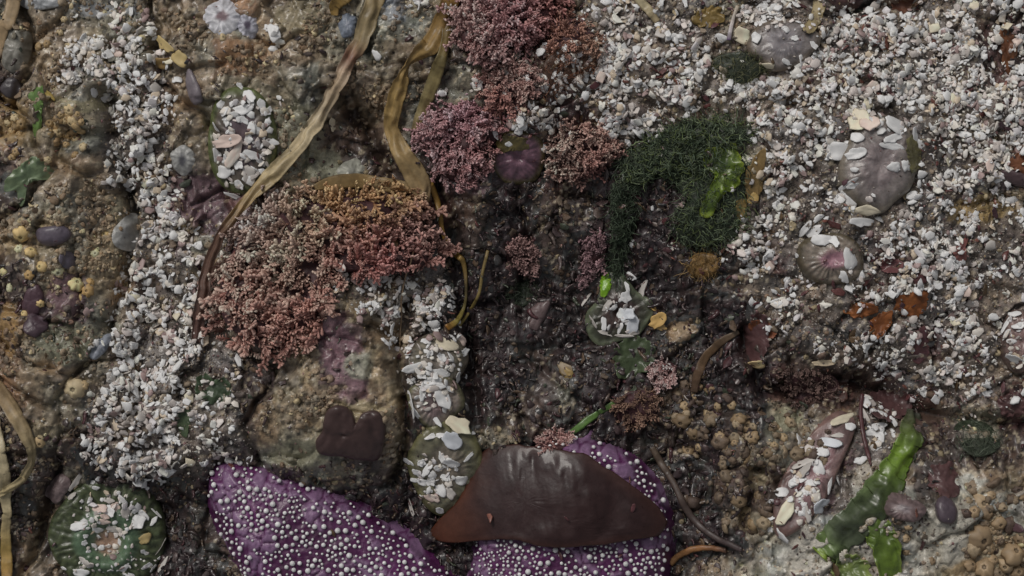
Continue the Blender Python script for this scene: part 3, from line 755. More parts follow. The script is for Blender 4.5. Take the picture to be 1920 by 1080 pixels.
# ------------------------------------------------------------------ thick blades
def red_rel(r, t, X, Y):
    ridge = 9 * np.sin((X * 0.9 - Y * 0.25) / 26 + 2.2 * fbm(X, Y, 70, 2, 871)) * (0.35 + 0.65 * sstep(-150, 100, X - 60))
    fine = 3.2 * fbm(X * 1.5, Y * 0.35, 15, 3, 881) * sstep(-120, 120, X - 20 + 60 * fbm(X, Y, 90, 2, 883))
    return (ridge * 0.5 + fine) * sstep(1.0, 0.75, r)
def red_col(r, t, X, Y):
    u = X + 960; e = sstep(930, 845, u + 14 * fbm(X, Y, 40, 2, 891)) ; lo = sstep(0.8, 1.0, r) * 0.6
    c1_, c2_ = np.array(alb((34, 22, 22))), np.array(alb((52, 28, 19)))
    k = np.clip(e + lo * 0.5, 0, 1)[:, None]
    return (c1_ * (1 - k) + c2_ * k) * (1 + 0.15 * fbm(X, Y, 30, 3, 895))[:, None]
red_outline = [(905, 846), (925, 839), (965, 836), (1010, 838), (1060, 846), (1095, 850), (1130, 868), (1165, 890), (1200, 918), (1232, 946), (1250, 972), (1248, 992), (1232, 1006),
               (1195, 1008), (1140, 1014), (1090, 1020), (1045, 1022), (1012, 1019), (985, 1013), (940, 1010), (895, 1016), (850, 1021), (812, 1019), (804, 1006), (818, 984), (846, 955), (868, 926), (875, 898), (872, 874)]
o = pad('red_seaweed', red_outline, 3.5, red_col, 'blade', prof='blade', center=(985, 938), nr=34, na=170, rel=red_rel, rest=97, lift=6, rag=0.05)
tag(o, 'large wet red brown kelp blade lying across the purple sea star', 'seaweed', 'kelp blades')
heart = [(669, 792), (662, 772), (645, 760), (628, 760), (614, 770), (608, 788), (604, 808), (592, 826), (594, 848), (610, 856), (640, 858), (668, 864), (700, 867), (712, 858), (720, 830), (724, 800), (718, 778), (706, 769), (690, 770), (678, 776)]
def heart_rel(r, t, X, Y):
    u, v = X + 960, 540 - Y
    return -4 * np.exp(-((u - 668) / 12) ** 2) * sstep(815, 780, v) - 5 * np.exp(-(((u - 651) / 5) ** 2 + ((v - 810) / 4.5) ** 2)) + 1.4 * fbm(X, Y, 26, 3, 901) * sstep(1, .8, r)
o = pad('heart_seaweed', heart, 20, lambda r, t, X, Y: np.array(alb((50, 38, 37)))[None] * (1 + 0.14 * fbm(X, Y, 20, 3, 905))[:, None], 'blade', power=3.4, center=(662, 818), nr=22, na=120, rel=heart_rel)
tag(o, 'heart shaped dark brown rubbery seaweed above the sea star', 'seaweed')

# ------------------------------------------------------------------ snails, limpets, pebbles
def limpet(outline, th, c_rim, c_top, label, ribs=18, amp=1.4, apex=0.28, name='limpet', m='stone', group=None, cat='limpet', pit=0):
    cr, ct = np.array(alb(c_rim)), np.array(alb(c_top))
    def rel(r, t, X, Y): return 0.7 * amp * np.sin(t * ribs + 3 * fbm(X, Y, 14, 2, 911)) * sstep(0.3, 0.9, r) + 2.2 * fbm(X, Y, 9, 3, 915) - pit * np.exp(-(r / 0.25) ** 2)
    def cf(r, t, X, Y):
        k = sstep(apex + 0.14, apex - 0.1, r + 0.15 * fbm(X, Y, 12, 2, 921))[:, None]
        return (cr * (1 - k) + ct * k) * (1 + 0.12 * np.sin(t * ribs + 3 * fbm(X, Y, 14, 2, 911)) * sstep(.4, .9, r) + 0.4 * fbm(X, Y, 8, 3, 925))[:, None]
    o = pad(name, outline, th, cf, m, rel=rel, power=1.5, nr=14, na=90)
    return tag(o, label, cat, group)
limpet(ell(418, 32, 36, 36, 0, .09, 31), 15, (140, 140, 144), (92, 78, 82), 'larger ruffled pale grey limpet at the top of the rock', 16, 2.2, pit=3)
limpet(ell(466, 50, 19, 25, 0, .09, 32), 12, (122, 122, 130), (66, 60, 72), 'smaller pale limpet with dark top beside the ruffled limpet', 12, 1.5, pit=3)
limpet(ell(343, 300, 24, 27, 0, .06, 33), 14, (124, 124, 122), (80, 80, 84), 'round grey limpet above the purple crusted rock', 10, 1.4, pit=4)
limpet(ell(236, 437, 20, 36, 8, .10, 34), 13, (122, 122, 120), (98, 98, 98), 'angular pale grey limpet beside the tan boulder', 7, 1.2)
limpet(ell(75, 2, 42, 18, 0, .08, 35), 9, (118, 120, 122), (104, 106, 108), 'pale blue grey limpet cut by the top edge', 9, 1)
limpet(ell(30, 92, 24, 48, 12, .08, 36), 12, (84, 82, 76), (98, 96, 90), 'flat grey green limpet near the upper left corner', 8, 1)
limpet(ell(652, 48, 18, 24, 10, .08, 37), 11, (82, 88, 98), (92, 96, 106), 'small blue grey limpet beside the kelp ribbon at top', 9, 1)
limpet(ell(190, 650, 12, 28, 30, .08, 38), 9, (104, 108, 116), (92, 94, 100), 'small bluish limpet on the edge of the left boulder', 8, 1)
limpet(ell(1692, 952, 44, 24, 12, .08, 39), 15, (76, 64, 64), (88, 80, 82), 'dark ribbed limpet beside the sea lettuce on pale rock', 16, 1.5)
limpet(ell(660, 320, 26, 22, 0, .12, 41), 10, (116, 116, 108), (104, 104, 98), 'pale grey limpet between the two kelp ribbons', 8, 1.2)
limpet(ell(108, 916, 20, 30, 35, .12, 42), 11, (88, 76, 76), (96, 84, 84), 'brown grey limpet above the green anemone', 9, 1)
def pebble(outline, th, c, label, name='pebble', cat='pebble', group='dark pebbles'):
    o = pad(name, outline, th, lambda r, t, X, Y: np.array(alb(c))[None] * (1 + 0.15 * fbm(X, Y, 12, 3, 931))[:, None], 'stone', power=2.6, nr=12, na=60, wr=(1.5, 20))
    return tag(o, label, cat, group)
pebble([(66, 440), (72, 428), (95, 424), (120, 424), (132, 436), (128, 448), (114, 458), (92, 462), (74, 456)], 14, (66, 60, 68), 'dark oval pebble on the left tan boulder')
pebble(ell(128, 488, 12, 18, -12, .08, 51), 11, (62, 58, 66), 'small dark pebble just below the dark oval pebble')
pebble(ell(62, 566, 18, 34, 15, .12, 52), 10, (58, 42, 48), 'dark purple pebble above another on the left boulder')
pebble(ell(66, 610, 22, 22, 0, .12, 53), 10, (52, 40, 46), 'dark purple pebble lowest on the left boulder')
pebble(ell(20, 165, 18, 22, 0, .1, 54), 12, (48, 44, 46), 'black pebble at the left edge above the green weed')
o = pebble(ell(1774, 957, 21, 27, -14, .03, 55), 18, (58, 50, 56), 'dark oval snail shell on the pale lower right rock', 'snail_shell', 'snail', None)
pebble(ell(1906, 990, 10, 8, 0, .1, 56), 8, (60, 44, 48), 'tiny dark pebble near the right edge on pale rock')
pebble(ell(1905, 335, 32, 13, 22, .05, 57), 12, (56, 44, 46), 'dark mussel shell at the right edge', 'mussel', 'mussel', None)
pebble(ell(362, 165, 14, 34, -18, .1, 58), 10, (84, 78, 82), 'grey purple pebble wedged beside the yellow shell')
pebble(ell(1010, 590, 16, 30, 20, .14, 59), 12, (74, 62, 62), 'brown grey pebble in the dark hollow')

# ------------------------------------------------------------------ coralline tufts
def poly_sample(poly, n, r):
    P = catmull(poly, 120, True); lo, hi = P.min(0), P.max(0); out = np.zeros((0, 2))
    A, B = P, np.roll(P, -1, 0)
    while len(out) < n:
        q = lo + (hi - lo) * r.random((n * 2, 2))
        cr = ((A[None, :, 1] > q[:, None, 1]) != (B[None, :, 1] > q[:, None, 1])) & (q[:, None, 0] < (B[None, :, 0] - A[None, :, 0]) * (q[:, None, 1] - A[None, :, 1]) / (B[None, :, 1] - A[None, :, 1] + 1e-9) + A[None, :, 0])
        out = np.concatenate([out, q[cr.sum(1) % 2 == 1]])
    return out[:n]
def tuft(poly, th, n, size, palette, label, seed, core=(48, 28, 30), singles=24, flow=(0, 1), lying=0.9, tipc=(196, 150, 140)):
    """palette: (u, v, base colour, tip colour) control points"""
    r = np.random.default_rng(seed); P = np.array(poly, float); c = P.mean(0)
    cX, cY, cZ = [float(q[0]) for q in plane(np.array([c[0]]), np.array([c[1]]))]
    root = empty('coralline_tuft', cX, cY, cZ); tag(root, label, 'seaweed', 'pink coralline tufts')
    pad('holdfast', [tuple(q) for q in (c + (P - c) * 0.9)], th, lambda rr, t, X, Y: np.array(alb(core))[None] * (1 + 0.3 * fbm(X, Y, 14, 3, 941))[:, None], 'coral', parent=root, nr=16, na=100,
        rel=lambda rr, t, X, Y: (0.75 * th * fbm(X, Y, 50, 3, 951) + 5 * fbm(X, Y, 14, 2, 955)) * sstep(1, .7, rr))
    q = poly_sample(poly, n, r)
    X, Y, Z = plane(q[:, 0], q[:, 1])
    N = normals(X, Y, 9)
    out = np.stack([q[:, 0] - c[0], -(q[:, 1] - c[1])], 1); out /= np.linalg.norm(out, axis=1, keepdims=True) + 1e-6
    sw = np.stack([fbm(X, Y, 55, 2, 961 + seed), fbm(X, Y, 55, 2, 981 + seed)], 1) * 2.4
    d2 = out * 0.55 + sw * 0.8 + np.array([flow[0], -flow[1]]) * 0.5 + r.normal(size=(n, 2)) * 0.45
    d3 = np.concatenate([d2 / (np.linalg.norm(d2, axis=1, keepdims=True) + 1e-6) * lying, r.uniform(0.15, 0.95, (n, 1))], 1)
    d3 = d3 + N * 0.35; d3 /= np.linalg.norm(d3, axis=1, keepdims=True)
    ax = np.cross(d3, np.array([0, 0, 1.0]) + r.normal(size=(n, 3)) * 0.7); ax /= np.linalg.norm(ax, axis=1, keepdims=True)
    R = np.stack([ax, d3, np.cross(ax, d3)], -1)
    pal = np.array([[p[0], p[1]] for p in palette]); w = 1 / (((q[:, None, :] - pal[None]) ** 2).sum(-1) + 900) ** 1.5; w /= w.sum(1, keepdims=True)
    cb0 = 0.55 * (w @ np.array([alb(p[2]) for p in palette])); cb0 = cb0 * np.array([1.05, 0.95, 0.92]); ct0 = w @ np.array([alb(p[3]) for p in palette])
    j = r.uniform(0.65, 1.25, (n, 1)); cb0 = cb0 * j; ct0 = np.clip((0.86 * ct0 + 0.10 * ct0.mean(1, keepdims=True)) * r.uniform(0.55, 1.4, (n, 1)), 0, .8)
    sz = size * np.clip(np.exp(r.normal(-0.08, 0.3, n)), .45, 1.6); ti = r.integers(0, len(FRONDS), n)
    pos = np.stack([X, Y, Z + r.uniform(-2, 5, n)], 1) - d3 * (sz * 0.25)[:, None]
    one = np.zeros(n, bool); one[np.argsort(-(sz + 0.2 * Z))[:singles]] = True
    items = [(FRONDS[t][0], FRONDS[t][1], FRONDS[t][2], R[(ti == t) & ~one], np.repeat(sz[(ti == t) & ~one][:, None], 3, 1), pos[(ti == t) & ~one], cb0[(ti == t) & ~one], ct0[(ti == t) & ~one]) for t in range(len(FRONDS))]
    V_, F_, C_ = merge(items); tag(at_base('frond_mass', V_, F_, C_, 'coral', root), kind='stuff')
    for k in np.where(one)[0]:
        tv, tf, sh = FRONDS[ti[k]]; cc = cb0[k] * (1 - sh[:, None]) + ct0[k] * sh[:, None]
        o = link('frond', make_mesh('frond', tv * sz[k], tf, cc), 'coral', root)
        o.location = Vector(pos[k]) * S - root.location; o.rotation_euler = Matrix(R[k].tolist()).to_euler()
    return root
PK, PKT = (112, 62, 58), (180, 132, 120)
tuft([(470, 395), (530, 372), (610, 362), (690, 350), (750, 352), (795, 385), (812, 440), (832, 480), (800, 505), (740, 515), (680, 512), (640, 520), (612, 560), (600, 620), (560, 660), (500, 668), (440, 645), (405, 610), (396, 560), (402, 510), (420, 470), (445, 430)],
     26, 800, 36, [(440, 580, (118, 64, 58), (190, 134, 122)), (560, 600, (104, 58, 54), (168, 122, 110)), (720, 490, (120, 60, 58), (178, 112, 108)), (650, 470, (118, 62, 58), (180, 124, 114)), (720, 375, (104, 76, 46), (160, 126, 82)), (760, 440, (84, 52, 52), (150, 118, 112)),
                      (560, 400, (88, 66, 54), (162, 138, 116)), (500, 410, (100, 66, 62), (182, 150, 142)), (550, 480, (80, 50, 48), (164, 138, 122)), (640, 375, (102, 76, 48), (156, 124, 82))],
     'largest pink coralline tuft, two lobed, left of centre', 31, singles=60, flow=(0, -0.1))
tuft([(780, 262), (800, 215), (840, 192), (890, 190), (930, 215), (945, 250), (920, 290), (905, 330), (880, 352), (840, 345), (810, 320)], 26, 330, 26,
     [(820, 240, (90, 50, 56), (172, 128, 130)), (880, 210, (90, 54, 62), (164, 122, 130)), (860, 320, (94, 54, 58), (168, 124, 124)), (920, 260, (98, 54, 52), (170, 120, 116))], 'mauve pink coralline tuft touching the brown ribbon', 32, singles=30)
tuft([(850, 40), (846, -10), (900, -30), (1000, -30), (1060, 0), (1040, 40), (1010, 80), (960, 100), (900, 112), (862, 96)], 30, 520, 28,
     [(880, 40, (104, 58, 62), (186, 138, 132)), (960, 30, (100, 54, 60), (172, 122, 124)), (1030, 20, (74, 42, 42), (150, 104, 98)), (900, 100, (98, 54, 56), (180, 130, 126))], 'deep pink coralline tuft at the top edge', 33, singles=40, flow=(0.3, 0.5))
tuft([(900, 150), (940, 120), (1000, 130), (1010, 165), (990, 200), (940, 205), (905, 190)], 18, 180, 24, [(950, 150, (100, 60, 58), (176, 136, 128)), (930, 190, (92, 54, 50), (156, 108, 98))], 'reddish coralline tuft between the top and mauve tufts', 34, singles=16)
tuft([(1032, 280), (1050, 245), (1100, 240), (1150, 265), (1160, 300), (1120, 325), (1070, 340), (1036, 325)], 20, 230, 25,
     [(1060, 290, (108, 62, 58), (190, 142, 130)), (1120, 270, (88, 46, 44), (184, 132, 120)), (1110, 320, (70, 42, 42), (130, 86, 80))], 'pink coralline tuft beside the dark green turf', 35, singles=20, flow=(-.5, .3))
tuft([(945, 480), (965, 452), (995, 452), (1008, 475), (998, 505), (965, 515)], 12, 90, 22, [(975, 480, (84, 58, 57), (132, 104, 100))], 'small dull pink coralline tuft on the dark central rock', 36, singles=8)
tuft([(1085, 500), (1105, 450), (1130, 430), (1142, 470), (1120, 520), (1095, 530)], 12, 90, 22, [(1110, 480, (84, 60, 64), (132, 104, 108))], 'narrow mauve coralline tuft left of the green weed strip', 37, singles=8)
tuft([(1215, 700), (1225, 680), (1250, 672), (1272, 690), (1262, 720), (1232, 728)], 10, 60, 20, [(1240, 690, (120, 66, 66), (190, 142, 138))], 'tiny pink coralline tuft under the green rimmed anemone', 38, singles=6)
tuft([(1150, 760), (1180, 730), (1235, 735), (1240, 775), (1200, 800), (1160, 795)], 10, 90, 18, [(1190, 765, (70, 50, 43), (118, 92, 76))], 'rusty coralline tuft in the lower middle turf', 39, singles=6)
tuft([(1030, 70), (1050, 30), (1085, 30), (1120, 60), (1130, 95), (1080, 110), (1045, 130), (1025, 110)], 12, 100, 22, [(1060, 60, (86, 54, 46), (140, 100, 86)), (1110, 80, (96, 66, 52), (156, 124, 106))], 'rust red coralline tuft among white grit at the top', 40, singles=12)
tuft([(1460, 700), (1500, 690), (1560, 700), (1575, 735), (1530, 760), (1480, 750)], 10, 110, 18, [(1510, 725, (62, 47, 44), (92, 72, 66))], 'dull brown coralline tuft below the shell drift', 42, singles=6)
tuft([(1005, 815), (1030, 806), (1062, 808), (1068, 832), (1030, 842), (1008, 836)], 9, 60, 18, [(1035, 825, (104, 60, 58), (170, 128, 122))], 'tiny pink coralline tuft behind the red brown blade', 43, singles=6)

# ------------------------------------------------------------------ filament weed
def weed(poly, n, size, cols, label, seed, th=14, core=(34, 40, 30), name='green_weed', cat='seaweed', group='green weed', flow=(0, 0.3), thick=1.0):
    n = int(n * 1.7); size *= 0.72; thick *= 1.4; r = np.random.default_rng(seed); P = np.array(poly, float); c = P.mean(0)
    cX, cY, cZ = [float(q[0]) for q in plane(np.array([c[0]]), np.array([c[1]]))]
    root = empty(name, cX, cY, cZ); tag(root, label, cat, group)
    pad('mat', [tuple(q) for q in (c + (P - c) * 0.88)], th, lambda rr, t, X, Y: np.array(alb(core))[None] * (1 + 0.3 * fbm(X, Y, 12, 3, 991))[:, None], 'moss', parent=root, nr=14, na=90,
        rel=lambda rr, t, X, Y: (0.7 * th * fbm(X, Y, 36, 3, 995)) * sstep(1, .7, rr))
    q = poly_sample(poly, n, r); X, Y, Z = plane(q[:, 0], q[:, 1]); N = normals(X, Y, 8)
    sw = np.stack([fbm(X, Y, 45, 2, 1001 + seed), fbm(X, Y, 45, 2, 1011 + seed)], 1) * 2.5
    d2 = sw + np.array([flow[0], -flow[1]]) + r.normal(size=(n, 2)) * 1.0
    d3 = np.concatenate([d2 / (np.linalg.norm(d2, axis=1, keepdims=True) + 1e-6), r.uniform(-0.05, 0.45, (n, 1))], 1) + N * 0.15
    d3 /= np.linalg.norm(d3, axis=1, keepdims=True)
    ax = np.cross(d3, np.array([0, 0, 1.0]) + r.normal(size=(n, 3)) * 0.5); ax /= np.linalg.norm(ax, axis=1, keepdims=True)
    R = np.stack([ax, d3, np.cross(ax, d3)], -1); ti = r.integers(0, 8, n); sz = size * r.uniform(0.5, 1.3, n)
    C = np.array([alb(k) for k in cols])[r.integers(0, len(cols), n)] * r.uniform(0.6, 1.4, (n, 1))
    pos = np.stack([X, Y, Z + r.uniform(-1, 5, n)], 1)
    sc = np.stack([sz * thick, sz, sz * thick], 1)
    V_, F_, C_ = merge([(STRANDS[t][0], STRANDS[t][1], None, R[ti == t], sc[ti == t], pos[ti == t], C[ti == t], None) for t in range(8)])
    tag(at_base('filaments', V_, F_, np.clip(C_, 0.003, .8), 'moss', root), kind='stuff')
DG = [(46, 56, 42), (56, 67, 52), (68, 78, 62), (40, 48, 36), (82, 92, 70), (72, 82, 48)]
weed([(1150, 310), (1180, 275), (1240, 240), (1310, 222), (1370, 222), (1410, 240), (1405, 265), (1370, 280), (1340, 310), (1320, 350), (1290, 345), (1230, 335), (1200, 345), (1165, 345)], 1100, 34, DG, 'dark green filament turf right of the pink coralline tuft', 51, 20)
weed([(1148, 340), (1200, 345), (1195, 400), (1180, 460), (1165, 520), (1140, 510), (1145, 440), (1140, 390)], 420, 30, DG[:2] + DG[3:4], 'narrow dark green weed strip hanging below the filament turf', 52, 10, flow=(0, 1.5))
weed([(1262, 335), (1330, 315), (1400, 290), (1404, 390), (1394, 440), (1370, 462), (1310, 472), (1268, 455), (1252, 415), (1275, 375)], 640, 28, DG[1:], 'dark green weed pad below the bright sea lettuce', 53, 12)
weed([(1330, 110), (1370, 95), (1420, 100), (1440, 130), (1400, 160), (1345, 150)], 160, 24, [(66, 68, 46), (80, 80, 58), (58, 62, 44)], 'small olive weed patch in shell grit near the top', 54, 6)
weed([(1010, 130), (1040, 90), (1100, 70), (1150, 95), (1120, 130), (1060, 170), (1025, 190)], 220, 26, [(70, 48, 36), (92, 58, 40), (60, 44, 34)], 'rusty brown filament weed beside the top coralline tuft', 55, 8, core=(56, 40, 32), name='brown_weed')
weed([(1790, 800), (1830, 785), (1870, 800), (1880, 840), (1830, 860), (1795, 840)], 160, 24, [(58, 64, 52), (66, 72, 60), (48, 50, 42)], 'dull green weed patch on the shaded right ledge', 56, 6)
weed([(950, 545), (985, 525), (1010, 540), (1000, 570), (965, 575)], 90, 22, [(48, 58, 44), (42, 48, 38)], 'small dark green weed patch in the central hollow', 57, 5)
weed([(1285, 490), (1310, 470), (1345, 478), (1350, 510), (1315, 525), (1290, 515)], 90, 18, [(104, 84, 52), (90, 74, 48), (116, 96, 62)], 'ochre sponge like weed patch under the green weed pad', 58, 10, core=(96, 74, 42), name='ochre_weed', thick=1.6)

# ------------------------------------------------------------------ sea lettuce and flat weeds
def wavy(c1_, c2_, sc=30, edge=None):
    a, b = np.array(alb(c1_)), np.array(alb(c2_))
    e = np.array(alb(edge)) if edge is not None else b
    def f(r, t, X, Y):
        k = np.clip(0.5 + 0.9 * fbm(X, Y, sc, 3, 1021), 0, 1)[:, None]
        c = a * (1 - k) + b * k; q = sstep(0.86, 1.0, r)[:, None] * 0.6
        return c * (1 - q) + e * q
    return f
def leafy(outline, c1_, c2_, label, th=1.0, amp=7, sc=34, m='leaf', name='sea_lettuce', cat='seaweed', group='sea lettuce', edge=None, center=None, lift=1.0, nr=16, na=90):
    o = pad(name, outline, th, wavy(c1_, c2_, sc, edge), m, prof='blade', nr=nr, na=na, center=center, lift=lift, rag=0.22,
            rel=lambda r, t, X, Y: amp * fbm(X, Y, sc, 3, 1031 + len(label)) * sstep(0.05, 0.6, r) + amp * 0.5 * np.sin(t * 9 + r * 4 + 3 * fbm(X, Y, 30, 2, 1035)) * sstep(0.5, 1, r) + amp * 0.25 * fbm(X, Y, 9, 2, 1037))
    return tag(o, label, cat, group)
def lf(*stops):
    return lambda t, s, X, Y: grad(stops, t) * (1 + 0.25 * fbm(X, Y, 16, 3, 1041) + 0.3 * fbm(s * 9 + 50, t * 6, 1.6, 3, 1045) - 0.25 * sstep(0.8, 1, np.abs(s)))[:, None]
def lettuce_col(*stops):
    return lambda t, s, X, Y: grad(stops, t) * (0.6 + 0.55 * sstep(-0.35, 0.35, s + 0.5 * np.sin(t * 7) + 0.6 * fbm(X, Y, 40, 2, 1051)) + 0.3 * fbm(s * 9 + 50, t * 7, 1.3, 3, 1045))[:, None]
o = ribbon('sea_lettuce', [(1712, 770, 14, 10, 3), (1704, 815, 23, -12, 5), (1684, 868, 26, 12, 5), (1650, 920, 32, -14, 5), (1604, 972, 34, 8, 4), (1562, 1018, 33, -8, 3), (1538, 1042, 26, 0, 2)],
           lettuce_col((0, (52, 52, 46)), (0.12, (60, 68, 40)), (0.3, (80, 102, 30)), (0.5, (60, 72, 40)), (0.75, (70, 78, 60)), (0.92, (72, 88, 46)), (1, (92, 108, 40))), 'leaf', th=1.0, fold=3.0, nc=19, cup=-0.1, n=150, rag=0.35)
tag(o, 'long bright green sea lettuce strap on pale lower right rock', 'seaweed', 'sea lettuce')
leafy([(1612, 940), (1640, 935), (1650, 965), (1672, 985), (1690, 1030), (1692, 1085), (1660, 1095), (1640, 1050), (1622, 1010), (1600, 985)], (50, 64, 26), (76, 94, 34), 'bright green folded sea lettuce below the long strap', amp=9, sc=28, edge=(116, 130, 60), lift=3)
leafy([(1562, 1052), (1585, 1035), (1610, 1040), (1630, 1062), (1625, 1095), (1570, 1092), (1556, 1075)], (72, 84, 50), (96, 108, 56), 'pale green crumpled sea lettuce at the bottom edge', amp=9, sc=22, edge=(130, 140, 90))
leafy([(1320, 290), (1345, 270), (1385, 275), (1392, 310), (1380, 350), (1350, 375), (1335, 410), (1315, 400), (1325, 360), (1340, 330), (1322, 312)], (46, 60, 24), (86, 104, 32), 'bright yellow green sea lettuce on the dark filament turf', amp=9, sc=26, edge=(124, 134, 50), center=(1352, 325), lift=4)
leafy([(1128, 518), (1140, 512), (1146, 535), (1136, 556), (1125, 552)], (84, 122, 22), (110, 140, 40), 'tiny bright green leaf above the green rimmed anemone', amp=2, sc=16)
leafy([(1160, 640), (1200, 632), (1226, 655), (1215, 690), (1175, 712), (1152, 695)], (42, 50, 34), (56, 66, 44), 'dark green leaf below the green rimmed anemone', amp=5)
leafy([(1378, 388), (1385, 376), (1400, 378), (1398, 410), (1384, 412)], (108, 92, 56), (124, 104, 62), 'tan leaf scrap right of the green weed pad', amp=3, sc=16, name='leaf_scrap', group='loose leaf scraps')
leafy([(14, 340), (40, 312), (62, 296), (80, 300), (98, 320), (90, 336), (66, 340), (52, 352), (46, 382), (34, 384), (30, 362), (12, 362)], (70, 84, 66), (92, 104, 78), 'grey green leafy weed near the left edge', amp=6, lift=3, center=(55, 332))
leafy([(58, 172), (74, 162), (84, 176), (80, 212), (72, 246), (60, 258), (58, 232), (66, 206), (54, 192)], (70, 90, 50), (84, 108, 56), 'narrow green leaf above the grey green weed', amp=4, sc=20, center=(68, 205))
leafy([(366, 716), (384, 702), (405, 712), (424, 706), (438, 730), (420, 752), (396, 756), (372, 742)], (38, 48, 34), (48, 60, 42), 'dark green leaf on the left shell drift', amp=5, sc=20)
leafy([(336, 768), (348, 752), (362, 758), (358, 790), (350, 822), (338, 812), (332, 790)], (48, 60, 42), (60, 70, 50), 'small dark green leaf hanging on the left shell drift', amp=3, sc=20)
leafy([(1696, 270), (1712, 256), (1730, 280), (1728, 312), (1708, 322), (1700, 300)], (72, 70, 46), (84, 80, 54), 'olive leaf beside the largest grey anemone', amp=4, sc=20, name='leaf_scrap', group='loose leaf scraps')
o = ribbon('green_strip', [(1152, 756, 6, 0, 2), (1125, 772, 6, 20, 2), (1098, 790, 7, -10, 2), (1070, 812, 6, 0, 2)], lf((0, (74, 98, 50)), (1, (66, 92, 44))), 'leaf', n=30, nc=5)
tag(o, 'thin green strip of weed above the red brown blade', 'seaweed', 'sea lettuce')
# brown leaf flakes on the shell grit
BR = [('brown leaf flake left of its two neighbours on shell grit', [(1580, 584), (1596, 570), (1622, 568), (1645, 580), (1630, 592), (1600, 596)]),
      ('orange brown leaf flake, lowest of three on shell grit', [(1628, 604), (1645, 590), (1668, 582), (1672, 604), (1660, 622), (1642, 636), (1630, 624)]),
      ('large brown leaf flake, rightmost of three on shell grit', [(1676, 570), (1690, 552), (1722, 546), (1735, 540), (1738, 566), (1728, 590), (1704, 594), (1684, 586)])]
for lab, ol in BR: leafy(ol, (80, 46, 24), (106, 64, 34), lab, amp=4, sc=18, m='blade', name='leaf_flake', group='brown leaf flakes', th=2.5, lift=2)
leafy([(1716, 624), (1730, 612), (1742, 640), (1740, 672), (1722, 684), (1712, 660)], (58, 38, 42), (74, 48, 48), 'dark purple leaf flake below the brown leaf flakes', amp=3, sc=18, m='blade', name='leaf_flake', group='brown leaf flakes')
leafy([(1870, 60), (1885, 45), (1900, 70), (1905, 105), (1892, 140), (1880, 120), (1876, 90)], (70, 44, 30), (92, 60, 40), 'brown leaf near the upper right corner', amp=5, sc=20, m='blade', name='leaf_flake', group='brown leaf flakes', lift=3)
leafy([(1885, 310), (1905, 290), (1925, 285), (1930, 330), (1910, 322)], (78, 48, 34), (92, 60, 42), 'brown leaf at the right edge above the mussel', amp=4, sc=20, m='blade', name='leaf_flake', group='brown leaf flakes')
leafy([(1786, 470), (1800, 456), (1822, 440), (1812, 462), (1812, 486), (1800, 494), (1790, 484)], (84, 52, 50), (100, 64, 60), 'small reddish leaf sprig right of the white drift', amp=3, sc=16, m='blade', name='leaf_flake', group='brown leaf flakes')
leafy([(1650, 492), (1670, 484), (1690, 494), (1672, 512), (1654, 510)], (72, 46, 48), (84, 56, 56), 'reddish leaf flake above the brown leaf flakes', amp=3, sc=16, m='blade', name='leaf_flake', group='brown leaf flakes')
leafy([(1710, 520), (1740, 506), (1752, 512), (1736, 530), (1714, 534)], (62, 40, 42), (74, 46, 46), 'dark red leaf flake between white shell heaps', amp=3, sc=16, m='blade', name='leaf_flake', group='brown leaf flakes')
leafy([(1545, 2), (1580, -8), (1620, 0), (1600, 18), (1570, 22)], (48, 34, 34), (58, 42, 40), 'dark leaf at the top edge right of the grey anemone', amp=4, sc=20, m='blade', name='leaf_flake', group='brown leaf flakes')
leafy([(1670, 5), (1700, -8), (1712, 10), (1690, 30), (1672, 22)], (64, 42, 34), (76, 52, 42), 'dark brown leaf at the top edge near the right', amp=4, sc=20, m='blade', name='leaf_flake', group='brown leaf flakes')
leafy([(1296, 40), (1310, 20), (1340, 12), (1358, 30), (1350, 46), (1322, 52)], (84, 70, 40), (98, 82, 48), 'olive brown leaf among grit at the top edge', amp=6, sc=18, m='blade', name='leaf_flake', group='brown leaf flakes')
leafy([(1502, 55), (1520, 30), (1530, -6), (1550, -6), (1545, 26), (1530, 52), (1515, 64)], (104, 94, 72), (120, 108, 80), 'tan kelp scrap at the top edge beside grey anemone', amp=3, sc=18, m='dry', name='leaf_scrap', group='loose leaf scraps')
leafy([(1396, 330), (1412, 300), (1430, 285), (1432, 330), (1424, 372), (1410, 400), (1400, 370)], (96, 80, 52), (112, 92, 58), 'upright tan leaf scrap right of the sea lettuce', amp=4, sc=18, m='dry', name='leaf_scrap', group='loose leaf scraps')
leafy([(1424, 640), (1405, 615), (1412, 600), (1445, 610), (1452, 628)], (84, 50, 36), (100, 62, 44), 'small rust leaf left of the shell grit', amp=3, sc=16, m='blade', name='leaf_flake', group='brown leaf flakes')
leafy([(932, 268), (945, 255), (985, 258), (1000, 268), (985, 282), (950, 284), (936, 290)], (66, 60, 36), (78, 70, 42), 'olive leaf on the small purple anemone', amp=3, sc=18, name='leaf_scrap', group='loose leaf scraps')
for i, (ol, lab) in enumerate([([(1620, 745), (1660, 730), (1705, 742), (1700, 775), (1650, 782), (1622, 770)], 'dark red weed leaf right of the long mauve anemone'), ([(1870, 750), (1910, 735), (1935, 760), (1905, 782), (1875, 775)], 'dark purple weed leaf at the right edge'),
                              ([(1400, 600), (1430, 590), (1440, 640), (1420, 680), (1400, 660)], 'dark rust weed leaf beside the central hollow'), ([(1745, 880), (1790, 870), (1800, 915), (1770, 935), (1745, 915)], 'dark purple weed leaf above the dark oval snail')]):
    leafy(ol, (54, 38, 38), (68, 48, 48), lab, amp=6, sc=20, m='blade', name='weed_leaf', group='dark red weed leaves')

